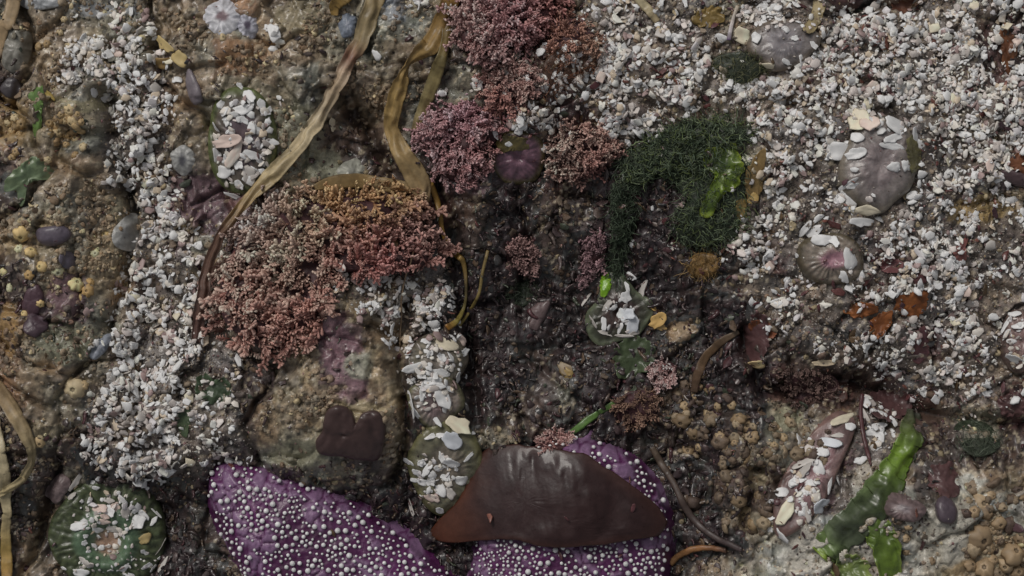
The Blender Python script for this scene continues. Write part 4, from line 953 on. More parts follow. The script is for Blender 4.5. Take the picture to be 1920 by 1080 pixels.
# ------------------------------------------------------------------ ribbons and stems
def rb(label, pts, stops, name='kelp_ribbon', cat='seaweed', group='kelp ribbons', m='dry', **kw):
    o = ribbon(name, pts, lf(*stops), m, **kw); return tag(o, label, cat, group)
rb('long dry tan kelp ribbon crossing from the top edge downward', [(712, -20, 17, 0, 5), (694, 30, 18, 20, 6), (676, 80, 17, -28, 6), (655, 115, 14, 25, 6), (636, 160, 15, -20, 6), (612, 200, 12, 35, 6), (585, 245, 16, -15, 5), (552, 285, 14, -25, 7), (515, 325, 16, 10, 6), (480, 362, 12, -10, 14), (452, 395, 10, 20, 26), (426, 432, 10, 0, 30), (402, 482, 10, 0, 30), (388, 540, 11, 15, 26), (378, 592, 12, 0, 14), (368, 642, 8, 0, 3)],
   [(0, (104, 90, 62)), (0.12, (112, 100, 76)), (0.19, (100, 72, 58)), (0.24, (128, 112, 94)), (0.4, (142, 130, 106)), (0.55, (134, 120, 90)), (0.66, (112, 92, 62)), (0.74, (72, 54, 44)), (1, (66, 48, 44))], n=190, nc=13, fold=2.6, th=1.8, rag=0.2)
rb('twisted brown kelp ribbon beside the mauve coralline tuft', [(850, -20, 17, 0, 8), (838, 30, 18, 10, 9), (812, 80, 19, -10, 10), (785, 105, 14, 30, 10), (764, 125, 8, 70, 10), (752, 160, 15, 20, 9), (740, 200, 16, 0, 8), (734, 240, 14, -20, 8), (750, 280, 17, 10, 7), (775, 320, 22, 0, 6), (790, 352, 19, 0, 5), (800, 380, 8, 30, 3)],
   [(0, (106, 82, 44)), (0.3, (112, 92, 56)), (0.5, (116, 96, 58)), (0.7, (110, 92, 60)), (0.85, (118, 102, 74)), (1, (96, 80, 58))], n=150, nc=13, fold=2.4, th=1.8, rag=0.18)
rb('straight olive kelp ribbon left of the top coralline tuft', [(852, -10, 14, 0, 4), (842, 40, 10, 0, 5), (834, 90, 9, 20, 6), (818, 140, 13, -10, 5), (800, 190, 12, 10, 5), (785, 225, 9, 0, 4), (772, 258, 4, 0, 3)],
   [(0, (104, 80, 44)), (0.4, (92, 82, 52)), (0.8, (98, 88, 60)), (1, (80, 66, 46))], n=90, nc=7, fold=1.0)
rb('olive brown kelp end curling in from the top edge', [(664, -16, 12, 0, 5), (645, -4, 15, 10, 6), (630, 10, 12, 25, 6), (628, 30, 6, 0, 3)], [(0, (104, 84, 44)), (1, (112, 90, 50))], n=40, cup=0.2)
rb('pale tan kelp strap in the upper left corner', [(38, -20, 14, 0, 5), (28, 15, 13, 10, 6), (14, 50, 12, 0, 5), (2, 90, 8, 0, 3), (-12, 130, 6, 0, 2)], [(0, (130, 112, 86)), (1, (118, 100, 76))], n=60)
rb('curling tan kelp frond entering along the lower left edge', [(-30, 690, 10, 20, 8), (6, 735, 14, 25, 10), (34, 780, 15, 30, 12), (56, 820, 13, 40, 14), (66, 850, 9, 55, 14), (52, 890, 9, 40, 14), (26, 912, 7, 20, 14), (0, 925, 7, 10, 12)],
   [(0, (112, 92, 68)), (0.5, (124, 112, 86)), (1, (134, 122, 92))], n=110, nc=9, th=2.2, fold=1.2)
rb('pale tan kelp strap down the lower left edge', [(-8, 780, 10, 10, 8), (2, 840, 12, 0, 10), (10, 900, 14, 20, 12), (18, 950, 9, 0, 10), (14, 1000, 9, 10, 9), (16, 1050, 11, 0, 7), (14, 1100, 9, 0, 6)],
   [(0, (136, 126, 104)), (0.5, (134, 124, 98)), (0.75, (116, 98, 56)), (1, (112, 84, 40))], n=100, nc=9, th=2.2)
rb('thin amber kelp stem above the white shell clump', [(805, 340, 6, 0, 5), (818, 370, 6, 20, 5), (825, 400, 5, 0, 5), (832, 440, 4, 0, 4), (848, 470, 7, 20, 5), (868, 490, 5, 0, 5), (874, 530, 3, 0, 5), (872, 570, 3, 0, 5), (858, 600, 5, 0, 4), (838, 615, 7, 20, 2)],
   [(0, (118, 92, 44)), (0.3, (110, 86, 42)), (0.5, (120, 96, 48)), (0.7, (72, 64, 44)), (0.9, (100, 90, 44)), (1, (124, 86, 36))], n=110, nc=5, th=3, name='kelp_string')
rb('thin olive stem branching over the dark central rock', [(915, 470, 3, 0, 4), (905, 510, 3, 0, 4), (898, 550, 3, 0, 4), (880, 585, 3, 0, 3), (862, 610, 3, 0, 2)], [(0, (92, 78, 48)), (1, (104, 92, 50))], n=50, nc=5, th=3, name='kelp_string')
rb('thin beige thread lying on the white shell clump', [(776, 470, 1.6, 0, 4), (768, 500, 1.6, 0, 4), (756, 540, 1.6, 0, 4), (753, 590, 1.6, 0, 4), (750, 650, 1.6, 0, 3)], [(0, (120, 100, 80)), (1, (110, 94, 76))], n=50, nc=3, th=2, name='weed_thread', group='weed threads')
rb('dark red stem standing beside the long mauve anemone', [(1614, 738, 4, 0, 6), (1612, 780, 4, 0, 7), (1618, 820, 4, 0, 7), (1626, 850, 4, 0, 5), (1632, 872, 2, 0, 3)], [(0, (60, 34, 36)), (1, (66, 42, 42))], n=50, nc=5, th=5, name='seaweed_string', group='weed stems')
rb('orange brown stem below the point of the red brown blade', [(1256, 1056, 6, 0, 4), (1275, 1038, 6, 0, 6), (1300, 1028, 6, 0, 7), (1330, 1026, 5, 0, 5), (1360, 1030, 5, 0, 3)], [(0, (124, 92, 60)), (0.6, (110, 76, 46)), (1, (70, 50, 40))], n=50, nc=5, th=7, name='seaweed_string', group='weed stems')
rb('brown curved weed blade in the dark hollow', [(1384, 622, 4, 0, 3), (1352, 640, 8, 10, 5), (1325, 665, 9, 20, 6), (1308, 700, 9, 0, 5), (1300, 735, 7, 0, 3)], [(0, (72, 60, 48)), (0.5, (80, 62, 44)), (1, (62, 48, 38))], n=60, nc=7, th=2.5, name='seaweed_strap', group='weed stems')
rb('flat brown kelp behind the largest coralline tuft', [(590, 352, 6, 0, 5), (625, 343, 13, 0, 5), (665, 340, 14, 0, 5), (705, 345, 14, 0, 5), (745, 350, 13, 0, 5), (775, 352, 10, 0, 4)], [(0, (96, 80, 52)), (0.5, (106, 88, 58)), (1, (112, 96, 68))], n=60, nc=7)
rb('white bent straw beside round cream shell', [(1382, 12, 3.5, 0, 5), (1374, 35, 3.5, 0, 6), (1368, 60, 4, 0, 5), (1366, 76, 4, 0, 3)], [(0, (150, 140, 124)), (0.7, (150, 144, 146)), (1, (70, 52, 80))], n=40, nc=5, th=4, name='straw_scrap', group='weed threads')
rb('pale dry strap at the top edge above white grit', [(1192, -10, 9, 0, 4), (1205, 10, 9, 0, 4), (1220, 26, 8, 10, 4), (1232, 42, 6, 0, 2)], [(0, (130, 122, 98)), (1, (124, 112, 88))], n=40, nc=5, name='straw_scrap', group='weed threads')
rb('dark branching weed stem at the lower middle', [(1222, 838, 6, 0, 3), (1240, 870, 7, 0, 4), (1262, 905, 6, 0, 4), (1290, 960, 7, 0, 4), (1330, 1000, 6, 0, 3), (1390, 1030, 5, 0, 2)], [(0, (66, 56, 46)), (0.5, (58, 48, 44)), (1, (46, 38, 38))], n=70, nc=5, th=6, name='seaweed_string', group='weed stems')
# ------------------------------------------------------------------ shells set down one by one
WH, CR, PKS, GY, BL, TN, YE = (178, 174, 168), (168, 158, 140), (164, 148, 140), (138, 134, 130), (156, 159, 164), (144, 126, 100), (140, 124, 86)
flake_cache = {}
def flake_mesh(t, c, f):
    key = (t, c, f)
    if key not in flake_cache:
        V, F = FLAKES[t] if t < 16 else BIG[t - 16]
        nz = 1 + 0.12 * vnoise(V[:, 0] * 2 + t, V[:, 1] * 2, 1201)
        me = make_mesh('shell_fragment', V, F, np.clip(alb(c) * f * nz[:, None], 0, .85)); me.materials.append(M['shell']); flake_cache[key] = me
    return flake_cache[key]
shell_count = 0
def put_shell(u, v, l, w, ang, c, label, group, thick=None, tilt=0.2, cat='shell', name='shell_fragment', lift=0.0):
    global shell_count
    l, w = l * 1.16, w * 1.16
    X, Y, Z = plane(np.array([float(u)]), np.array([float(v)]))
    t = int(rng.integers(16, 32)); N = normals(X, Y, max(4.0, min(l, w) * 0.45))
    R = bases(N, np.array([-math.radians(ang)]), np.array([tilt]))[0]
    hz = thick or max(2.5, min(l, w) * 0.22)
    e = np.array([-0.6, 0.6]) * l / 2
    zt = max(float(Z[0]), float(np.mean(top(X + R[0, 0] * e, Y + R[1, 0] * e))))
    o = link(name, flake_mesh(t, c, round(float(rng.uniform(0.9, 1.08)) * 10) / 10), None)
    o.location = Vector((X[0], Y[0], zt + hz * 0.35 + lift)) * S; o.rotation_euler = Matrix(R.tolist()).to_euler(); o.scale = (l / 2, w / 2, hz * 2.2)
    tag(o, label, cat, group); shell_count += 1
    return o
CNAME = {WH: 'white', CR: 'cream', PKS: 'pinkish', GY: 'grey', BL: 'bluish', TN: 'tan', YE: 'yellow'}
def where_in(u, v, us, vs):
    a = (u - min(us)) / (max(us) - min(us) + 1e-6); b_ = (v - min(vs)) / (max(vs) - min(vs) + 1e-6)
    ver = 'upper' if b_ < 0.36 else 'lower' if b_ > 0.64 else ''
    hor = 'left' if a < 0.36 else 'right' if a > 0.64 else ''
    return (ver + ' ' + hor).strip() + ' part' if (ver or hor) else 'middle'
def many(rows, label, group):
    us = [r[0] for r in rows]; vs_ = [r[1] for r in rows]
    for r in rows:
        u, v, l, w, a = r[:5]; c = r[5] if len(r) > 5 else WH
        lab = r[6] if len(r) > 6 else None
        if lab is None:
            size = 'large' if l >= 36 else 'small' if l < 19 else 'mid sized'
            shape = 'long' if l / w > 1.9 else 'round' if l / w < 1.3 else 'oval'
            tail = label.split(' shell piece ')[-1] if ' shell piece ' in label else label.split(' shell bit ')[-1]
            lab = f"{size} {shape} {CNAME.get(c, 'tan')} shell {tail}, {where_in(u, v, us, vs_)}"
        put_shell(u, v, l, w, a, c, lab, group)
many([(450, 162, 16, 12, 60), (467, 180, 28, 16, 45), (415, 195, 18, 16, 0), (455, 206, 38, 17, -10), (425, 228, 13, 11, 0), (405, 240, 22, 12, 80), (472, 240, 22, 14, 80), (428, 265, 54, 21, -8, PKS, 'long pinkish shell piece on the green rimmed kelp side anemone'),
      (405, 292, 28, 12, 70), (440, 290, 46, 20, -60, PKS), (466, 262, 18, 15, 0), (478, 292, 36, 15, 20), (418, 322, 30, 24, 10), (465, 327, 30, 24, 70, GY), (433, 247, 15, 11, 0), (490, 198, 28, 14, 70), (503, 208, 22, 12, -40), (486, 243, 18, 10, 40), (508, 266, 26, 14, 20), (490, 305, 30, 11, 60), (448, 345, 20, 14, 30), (442, 370, 44, 9, 28), (475, 345, 24, 10, 60), (455, 225, 20, 12, 20), (447, 310, 18, 16, 0), (425, 300, 16, 20, 0)],
     'white shell piece on the anemone beside the kelp ribbon', 'shells on the kelp side anemone')
many([(1508, 430, 36, 13, -42), (1526, 434, 34, 19, -22), (1540, 449, 30, 24, 10), (1563, 452, 24, 14, 50), (1595, 486, 36, 27, 65, WH, 'large round white shell piece on the right flank of the pink topped anemone'), (1583, 520, 22, 16, 80), (1494, 479, 11, 9, 0)],
     'white shell piece on the pink topped grey anemone', 'shells on the pink topped anemone')
many([(1610, 228, 36, 40, 0, CR, 'cream shell half at the top of the largest grey anemone'), (1630, 230, 34, 36, 20, PKS), (1682, 238, 50, 28, 15), (1676, 258, 38, 15, -20), (1670, 273, 40, 14, 6), (1607, 258, 24, 18, 20), (1605, 288, 36, 18, -12), (1569, 282, 38, 36, 0, WH, 'large round white shell left of the largest grey anemone'), (1677, 313, 22, 18, 0), (1700, 311, 20, 18, 0),
      (1590, 345, 40, 11, -50), (1600, 350, 24, 12, -20), (1573, 372, 42, 18, -62), (1592, 377, 24, 22, 0), (1620, 394, 44, 22, -10, CR), (1616, 416, 46, 17, 0), (1648, 411, 22, 12, 0), (1715, 256, 30, 16, 60), (1725, 272, 22, 14, 50)],
     'white shell piece on or against the largest grey anemone', 'shells on the largest grey anemone')
many([(1390, 70, 34, 32, 0, CR, 'round cream shell left of the top grey anemone'), (1418, 70, 20, 18, 60, WH), (1352, 72, 20, 18, 0), (1525, 85, 18, 12, 70), (1503, 118, 28, 18, 60), (1475, 116, 18, 11, 20), (1462, 36, 20, 14, 40), (1238, 3, 24, 16, 0), (1265, 22, 18, 13, 20), (1284, 5, 18, 8, 80), (1490, 72, 14, 9, 0)],
     'white shell piece around the top grey anemone', 'shells around the top grey anemone')
many([(1172, 590, 36, 24, 0, BL), (1184, 606, 40, 23, 85, BL, 'largest bluish white shell inside the green rimmed anemone'), (1172, 557, 22, 19, 0), (1202, 546, 44, 13, -72, GY), (1183, 518, 18, 13, 30), (1133, 605, 30, 11, 85), (1162, 615, 22, 9, -60), (1138, 572, 24, 12, -55, GY), (1150, 578, 14, 10, 0), (1175, 538, 20, 8, 70), (1112, 605, 26, 7, 60, GY), (1135, 625, 34, 7, 12, GY), (1170, 630, 30, 7, -5, GY), (1190, 625, 22, 8, -10, GY), (1100, 560, 30, 7, -70, GY)],
     'pale shell piece inside the green rimmed anemone', 'shells in the green rimmed anemone')
many([(835, 645, 52, 26, 5, CR, 'broad cream shell topmost in the crevice of anemones'), (862, 634, 34, 22, 40, PKS), (776, 690, 42, 17, -15), (823, 698, 46, 14, 5), (858, 706, 24, 15, 40), (812, 714, 30, 16, -10), (870, 662, 26, 10, -30), (828, 671, 18, 14, 60), (845, 668, 22, 10, 80), (790, 706, 16, 10, 0), (800, 640, 18, 12, 0), (768, 715, 14, 9, 30), (842, 690, 14, 9, 0)],
     'cream shell piece on the topmost crevice anemone', 'shells on the topmost crevice anemone')
many([(772, 756, 52, 16, 65), (795, 732, 40, 15, -70), (830, 746, 36, 26, 42), (788, 742, 16, 10, 0), (815, 724, 32, 14, -5), (818, 787, 24, 11, 60), (780, 775, 26, 12, 75), (842, 728, 18, 9, 30)], 'white shell piece on the middle crevice anemone', 'shells on the middle crevice anemone')
many([(858, 797, 50, 26, 25, CR, 'large cream shell at the top of the lowest crevice anemone'), (848, 825, 36, 27, 45, BL), (887, 812, 14, 7, -40), (847, 867, 30, 17, 35), (879, 856, 24, 8, -35), (828, 856, 22, 10, 80), (766, 866, 22, 14, 0), (800, 880, 26, 14, -60), (783, 886, 20, 13, 40), (865, 900, 22, 20, 0), (795, 904, 22, 14, 10), (812, 893, 20, 14, 60), (822, 878, 18, 12, 0), (810, 932, 28, 20, -20, PKS), (826, 918, 28, 18, 70), (842, 925, 26, 18, 40, GY), (825, 956, 18, 13, 80), (770, 950, 38, 11, 55, GY), (808, 818, 26, 9, -20), (826, 816, 16, 10, 0), (790, 868, 16, 12, 0), (835, 895, 20, 10, 20), (806, 905, 18, 12, 0), (777, 900, 14, 10, 0)],
     'white shell piece on the lowest crevice anemone', 'shells on the lowest crevice anemone')
many([(148, 898, 44, 11, -58, GY, 'long grey shell splinter at the upper rim of the green anemone'), (135, 930, 16, 11, -40, GY), (186, 898, 12, 10, 0), (174, 904, 11, 9, 0), (180, 915, 12, 10, 0), (168, 937, 16, 7, -50), (188, 952, 26, 20, 0, PKS), (204, 958, 26, 18, 30), (216, 950, 18, 14, 0, PKS), (230, 938, 22, 15, 60), (256, 950, 20, 18, 30), (238, 962, 21, 20, 0, GY, 'round grey shell disc on the green anemone'), (258, 978, 28, 24, 40), (270, 965, 20, 14, 50), (149, 985, 26, 20, -10), (192, 978, 26, 13, 10, PKS), (184, 994, 22, 11, 30), (212, 992, 20, 14, 20, GY), (224, 1016, 13, 8, 80), (232, 1006, 12, 8, 60), (272, 1010, 26, 17, -30, YE), (293, 962, 26, 8, 62), (288, 977, 18, 9, -60), (303, 1025, 34, 10, -58, GY), (275, 1062, 22, 10, -30), (286, 1066, 20, 8, 0), (232, 1065, 17, 14, 0), (152, 1074, 30, 16, 0), (306, 1058, 28, 9, -60, GY), (158, 1018, 12, 9, 0), (166, 1034, 10, 8, 0), (270, 1035, 18, 8, 40), (158, 1052, 20, 12, 20, GY), (172, 1060, 16, 10, 0, GY), (120, 1066, 10, 8, 0), (299, 1046, 8, 6, 0), (245, 1078, 20, 10, 0), (205, 938, 18, 11, 10, GY), (160, 1005, 10, 8, 0), (196, 968, 16, 11, 0, PKS)],
     'small white shell bit stuck to the dark green anemone', 'shells on the dark green anemone')
many([(1580, 786, 46, 17, -32, CR, 'long cream shell at the top of the long mauve anemone'), (1624, 754, 26, 17, 80), (1622, 780, 30, 12, 60, GY), (1640, 812, 34, 30, 30), (1648, 798, 24, 16, -10), (1641, 836, 20, 14, 0), (1609, 862, 26, 16, -12), (1556, 829, 40, 18, 18, BL), (1541, 846, 26, 22, 50), (1512, 866, 46, 15, -18, GY), (1534, 876, 28, 22, 60), (1506, 884, 34, 18, -30, GY), (1492, 902, 28, 15, -30), (1466, 922, 22, 19, 0), (1506, 922, 26, 18, 20), (1528, 930, 26, 15, 75), (1474, 958, 54, 22, -62, CR, 'long cream shell at the lower end of the mauve anemone'), (1510, 960, 42, 15, 70, GY), (1536, 949, 32, 26, -60, BL, 'round bluish white shell at the edge of the mauve anemone'), (1570, 898, 20, 12, 60), (1555, 912, 28, 8, -75), (1448, 970, 16, 13, 30), (1464, 1005, 32, 20, -12), (1570, 816, 26, 9, 5, GY), (1447, 940, 12, 9, 0), (1595, 800, 20, 14, 0), (1520, 905, 18, 14, 0), (1480, 935, 16, 12, 40), (1443, 992, 10, 12, 0), (1500, 900, 20, 12, 0), (1655, 775, 20, 14, 30), (1676, 790, 20, 12, 60), (1675, 812, 20, 9, 60)],
     'white shell piece on the long mauve anemone', 'shells on the long mauve anemone')
many([(1887, 608, 30, 10, -55), (1902, 588, 24, 14, 30), (1888, 622, 34, 10, -60), (1904, 672, 40, 20, 55), (1910, 610, 26, 16, 0), (1897, 640, 16, 10, 0)], 'white shell piece on the brown anemone at the edge', 'shells on the edge anemone')
many([(135, 145, 30, 22, 20, WH, 'largest oval white shell in the upper left drift'), (176, 172, 26, 18, 40), (245, 18, 26, 13, 70), (332, 148, 20, 17, 70, WH, 'lone white shell bit below the yellow shell'), (326, 350, 10, 8, 0), (512, 62, 34, 22, 60, WH, 'lone white shell clump on brown rock at the top'), (706, 104, 20, 14, 50, WH, 'lone white shell bit between the kelp ribbons'), (802, 347, 26, 13, -75, GY, 'pale shell beside the brown kelp ribbon end'), (930, 252, 16, 11, 70), (953, 270, 12, 10, 0), (1020, 278, 16, 12, 60)], 'white shell bit in the upper half of the rock', 'loose shells on the upper rock')
many([(310, 84, 46, 20, 20, YE, 'upper yellow shell plate beside the upper left drift'), (336, 112, 34, 26, 20, YE, 'lower yellow shell plate beside the upper left drift'), (306, 118, 34, 24, -10, (112, 92, 58), 'brownish yellow shell plate beside the upper left drift')], None, 'yellow shell plates')
many([(622, 232, 24, 16, 55, CR, 'cream shell bit on shaded rock between the ribbons'), (1234, 600, 34, 22, -40, (148, 122, 76), 'tan shell bit right of the green rimmed anemone'), (1416, 683, 30, 24, -30, (166, 146, 110), 'cream shell bit on the dark lower ledge'), (1062, 700, 26, 20, 30, (116, 98, 62), 'ochre shell bit in the central hollow'), (1228, 580, 20, 14, 10, (148, 122, 76)), (1060, 690, 36, 20, 50, (104, 92, 74)), (1545, 680, 40, 11, 0, (160, 146, 124)), (95, 178, 26, 14, 10, (140, 122, 70)), (1240, 614, 20, 10, 0, (150, 126, 84)), (1410, 372, 22, 20, 0, (138, 116, 72))],
     'tan shell bit lying loose on dark rock', 'tan shell bits')

# ------------------------------------------------------------------ drifts of shell
def covered(X, Y):
    return top(X, Y) > bil(H, X, Y) + 2.5
def sample_map(fn, n, r, lo=(-125, -95), hi=(2045, 1175)):
    out = np.zeros((0, 2))
    while len(out) < n:
        q = np.array(lo) + (np.array(hi) - np.array(lo)) * r.random((n * 3, 2))
        out = np.concatenate([out, q[r.random(len(q)) < fn(q[:, 0], q[:, 1])]])
    return out[:n]
def shell_density(u, v):
    wu_ = u + 14 * fbm(u, v, 40, 2, 1301); wv_ = v + 14 * fbm(u, v, 40, 2, 1311)
    d = cell_lookup(SHELL, wu_, wv_) * np.where(u < 900, 0.95, 1.0)
    cl = fbm(u, v, 28, 3, 1321, 0.65)
    return np.clip(d ** 1.2 * sstep(0.82 - 0.85 * d, 0.98 - 0.85 * d, 0.5 + 0.95 * cl) * 1.4, 0, 1)
sr = np.random.default_rng(404)
ND = 14400
q = sample_map(shell_density, ND // 3, sr)
mother = np.tile(np.arange(len(q)), 3); q = np.tile(q, (3, 1)) + sr.normal(size=(3 * len(q), 2)) * 4.6; ND = len(q)
X, Y, Z = plane(q[:, 0], q[:, 1])
cov = covered(X, Y); keepm = ~cov | (sr.random(ND) < 0.12)
q, X, Y, Z, mother = q[keepm], X[keepm], Y[keepm], Z[keepm], mother[keepm]; n = len(q)
inleft = q[:, 0] < 900
L = np.exp(sr.normal(np.log(np.where(inleft, 10.6, 9.2)), 0.38, n)); L = np.where(sr.random(n) < 0.05, sr.uniform(14, 25, n), L); L = np.clip(L, 4.5, 27)
Wd = L * sr.uniform(0.45, 0.95, n)
N = normals(X, Y, 8); N = N * 0.6 + np.array([0, 0, 0.4]); N /= np.linalg.norm(N, axis=1, keepdims=True)
dens = cell_lookup(SHELL, q[:, 0], q[:, 1])
R = bases(N, sr.random(n) * 6.283, 0.22 + 0.3 * dens)
Th = np.clip(Wd * 0.38, 2.0, 6)
PALS = np.array([alb(c) for c in [(176, 171, 165), (166, 160, 153), (172, 158, 154), (140, 134, 130), (150, 138, 122), (116, 100, 98), (154, 151, 152), (180, 176, 170)]])
pc = PALS[sr.choice(8, 6000, p=[.26, .2, .14, .11, .05, .06, .05, .13])[mother]] * sr.uniform(0.9, 1.12, (n, 1))
pos = np.stack([X, Y, Z + Th * 0.5 + (vnoise(mother * 1.37, mother * 0.71, 1323) * 0.5 + 0.5) ** 1.5 * 11 * dens + sr.random(n) * 3], 1)
ti = sr.integers(0, 16, n)
# small bits caught on the anemones and over the tufts
ON = [(455, 265, 56, 95, 130, 12), (820, 690, 50, 45, 60, 11), (812, 745, 40, 34, 40, 10), (815, 895, 46, 50, 60, 11), (208, 965, 70, 45, 90, 9), (208, 1050, 90, 30, 60, 8), (1510, 905, 26, 90, 80, 11), (1640, 800, 30, 50, 40, 11), (975, 220, 50, 30, 60, 11), (1115, 130, 80, 60, 200, 12),
      (1170, 80, 50, 50, 90, 12), (1030, 200, 40, 50, 50, 10), (1165, 590, 36, 40, 22, 9), (1470, 40, 60, 20, 40, 11), (1650, 220, 80, 26, 60, 11), (1905, 640, 24, 50, 26, 10), (975, 150, 40, 40, 50, 10), (1165, 870, 110, 50, 0, 8)]
eu, ev, es = [], [], []
for (a0, b0, ra, rb_, k, s0) in ON:
    th_, rr_ = sr.random(k) * 6.283, np.sqrt(sr.random(k)); eu += list(a0 + ra * rr_ * np.cos(th_)); ev += list(b0 + rb_ * rr_ * np.sin(th_)); es += list(s0 * np.exp(sr.normal(0, .35, k)))
eu, ev, es = np.array(eu), np.array(ev), np.array(es); k = len(eu)
eX, eY, eZ = plane(eu, ev); eN = normals(eX, eY, 6)
q = np.concatenate([q, np.stack([eu, ev], 1)]); X = np.concatenate([X, eX]); Y = np.concatenate([Y, eY]); Z = np.concatenate([Z, eZ]); L = np.concatenate([L, es]); ew = es * sr.uniform(.5, .95, k)
Wd = np.concatenate([Wd, ew]); eT = np.clip(ew * .35, 1.8, 5); Th = np.concatenate([Th, eT]); R = np.concatenate([R, bases(eN, sr.random(k) * 6.283, np.full(k, .3))])
pc = np.concatenate([pc, PALS[sr.choice(8, k, p=[.26, .2, .14, .11, .05, .06, .05, .13])] * sr.uniform(.8, 1.06, (k, 1))]); pos = np.concatenate([pos, np.stack([eX, eY, eZ + eT * .6], 1)]); ti = np.concatenate([ti, sr.integers(0, 16, k)])
n = len(q); base_n = n - k
room = max(0, 300 - shell_count)
inside = (q[:, 0] > 6) & (q[:, 0] < 1914) & (q[:, 1] > 6) & (q[:, 1] < 1074)
inside &= np.arange(n) < base_n
order = np.argsort(-(L * Wd * inside + 3 * (pos[:, 2] - Z) * inside)); one = np.zeros(n, bool); one[order[:room]] = True
V_, F_, C_ = merge([(FLAKES[t][0], FLAKES[t][1], None, R[(ti == t) & ~one], np.stack([L / 2, Wd / 2, Th * 2], 1)[(ti == t) & ~one], pos[(ti == t) & ~one], pc[(ti == t) & ~one], None) for t in range(16)])
drift = at_base('shell_grit', V_, F_, np.clip(C_, 0.02, .85), 'shell')
tag(drift, 'drifts of countless small broken white shell bits over the rock', 'shell grit', kind='stuff')
def drift_name(u, v):
    if u < 340: return ('white shell fragment in the upper left drift', 'larger fragments of the upper left drift') if v < 370 else ('white shell fragment in the long left drift', 'larger fragments of the left drift')
    if u < 560 and v > 370: return ('white shell fragment at the right side of left drift', 'larger fragments beside the left drift')
    if u < 960: return ('white shell fragment in the clump below the largest coralline tuft', 'larger fragments of the middle clump') if v > 370 else ('white shell fragment near the top coralline tufts', 'larger fragments by the tufts')
    if v > 520: return ('white shell fragment in the lower part of right drift', 'larger fragments of the lower right drift')
    if u < 1440: return ('white shell fragment in the drift above the green turf', 'larger fragments above the green turf')
    return ('white shell fragment in the broad upper right drift', 'larger fragments of the upper right drift')
drift_obs = []
for k in np.where(one)[0]:
    lab, grp = drift_name(q[k, 0], q[k, 1])
    o = link('shell_fragment', flake_mesh(int(ti[k]), [WH, CR, PKS, GY, WH, WH][int(sr.integers(0, 6))], round(float(sr.uniform(0.9, 1.08)) * 10) / 10), None)
    o.location = Vector(pos[k]) * S; o.rotation_euler = Matrix(R[k].tolist()).to_euler(); o.scale = (L[k] / 2, Wd[k] / 2, Th[k] * 2)
    tag(o, lab, 'shell', grp)
    drift_obs.append((o, float(q[k, 0]), float(q[k, 1]), float(L[k] / Wd[k]), float(L[k])))
for grp in sorted({o['group'] for o, *_ in drift_obs}):
    mem = [m_ for m_ in drift_obs if m_[0]['group'] == grp]; us = [m_[1] for m_ in mem]; vs_ = [m_[2] for m_ in mem]; big_l = max(m_[4] for m_ in mem)
    for o, u_, v_, asp, l_ in mem:
        shp = 'longest' if (l_ == big_l and not any(m_[0]['label'].startswith('longest') for m_ in mem)) else 'narrow' if asp > 1.7 else 'roundish' if asp < 1.25 else 'broad'
        o['label'] = f"{shp} {o['label']}, {where_in(u_, v_, us, vs_)}"

# fine sand and grit between the shells
def grit_density(u, v):
    wu_ = u + 18 * fbm(u, v, 40, 2, 1331); wv_ = v + 18 * fbm(u, v, 40, 2, 1341)
    return np.clip(0.8 * cell_lookup(ZGRIT, wu_, wv_) + 0.4 * cell_lookup(SHELL, wu_, wv_), 0, 1) * (0.55 + 0.45 * sstep(-.4, .3, fbm(u, v, 26, 3, 1351)))
NG = 28000
q = sample_map(grit_density, NG, sr); X, Y, Z = plane(q[:, 0], q[:, 1]); keepm = ~covered(X, Y) | (sr.random(NG) < 0.05)
X, Y, Z = X[keepm], Y[keepm], Z[keepm]; n = len(X)
gs = np.clip(np.exp(sr.normal(np.log(1.9), 0.35, n)), 0.9, 4.2)
GP = np.array([alb(c) for c in [(142, 136, 128), (116, 109, 101), (98, 90, 83), (74, 66, 61), (166, 160, 153), (98, 74, 74), (114, 100, 78), (54, 46, 44)]])
gc = GP[sr.choice(8, n, p=[.14, .18, .2, .15, .08, .07, .07, .11])] * sr.uniform(0.75, 1.15, (n, 1))
gn_ = sr.normal(size=(n, 3)); gn_ /= np.linalg.norm(gn_, axis=1, keepdims=True)
V_, F_, C_ = merge([(OCT[0], OCT[1], None, bases(gn_ + np.array([0, 0, 0.001]), sr.random(n) * 6.28), gs[:, None] * sr.uniform(0.6, 1.25, (n, 3)), np.stack([X, Y, Z + gs * 0.4], 1), gc, None)])
tag(at_base('sand', V_, F_, np.clip(C_, 0.01, .8), 'grit', smooth=False), 'grey sand and fine grit between the shells', 'sand', kind='stuff')

# ------------------------------------------------------------------ barnacles
barn_cache = {}
def barnacle(u, v, r_, c, label, group, h=0.7):
    key = (int(rng.integers(0, 5)), c)
    if key not in barn_cache:
        V, F, sh = BARNS[key[0]]; cc = np.array(alb(c))[None] * (1 - 0.7 * sh[:, None]) * (1 + 0.12 * np.sin(np.arange(len(V)) * 2.1))[:, None]
        me = make_mesh('barnacle', V, F, np.clip(cc, .01, .8)); me.materials.append(M['barn']); barn_cache[key] = me
    X, Y, Z = plane(np.array([float(u)]), np.array([float(v)])); R = bases(normals(X, Y, 10), rng.random(1) * 6.28, np.array([0.15]))[0]
    o = link('barnacle', barn_cache[key]); o.location = Vector((X[0], Y[0], Z[0])) * S; o.rotation_euler = Matrix(R.tolist()).to_euler(); o.scale = (r_, r_ * float(rng.uniform(.8, 1.1)), r_ * h)
    tag(o, label, 'barnacle', group)
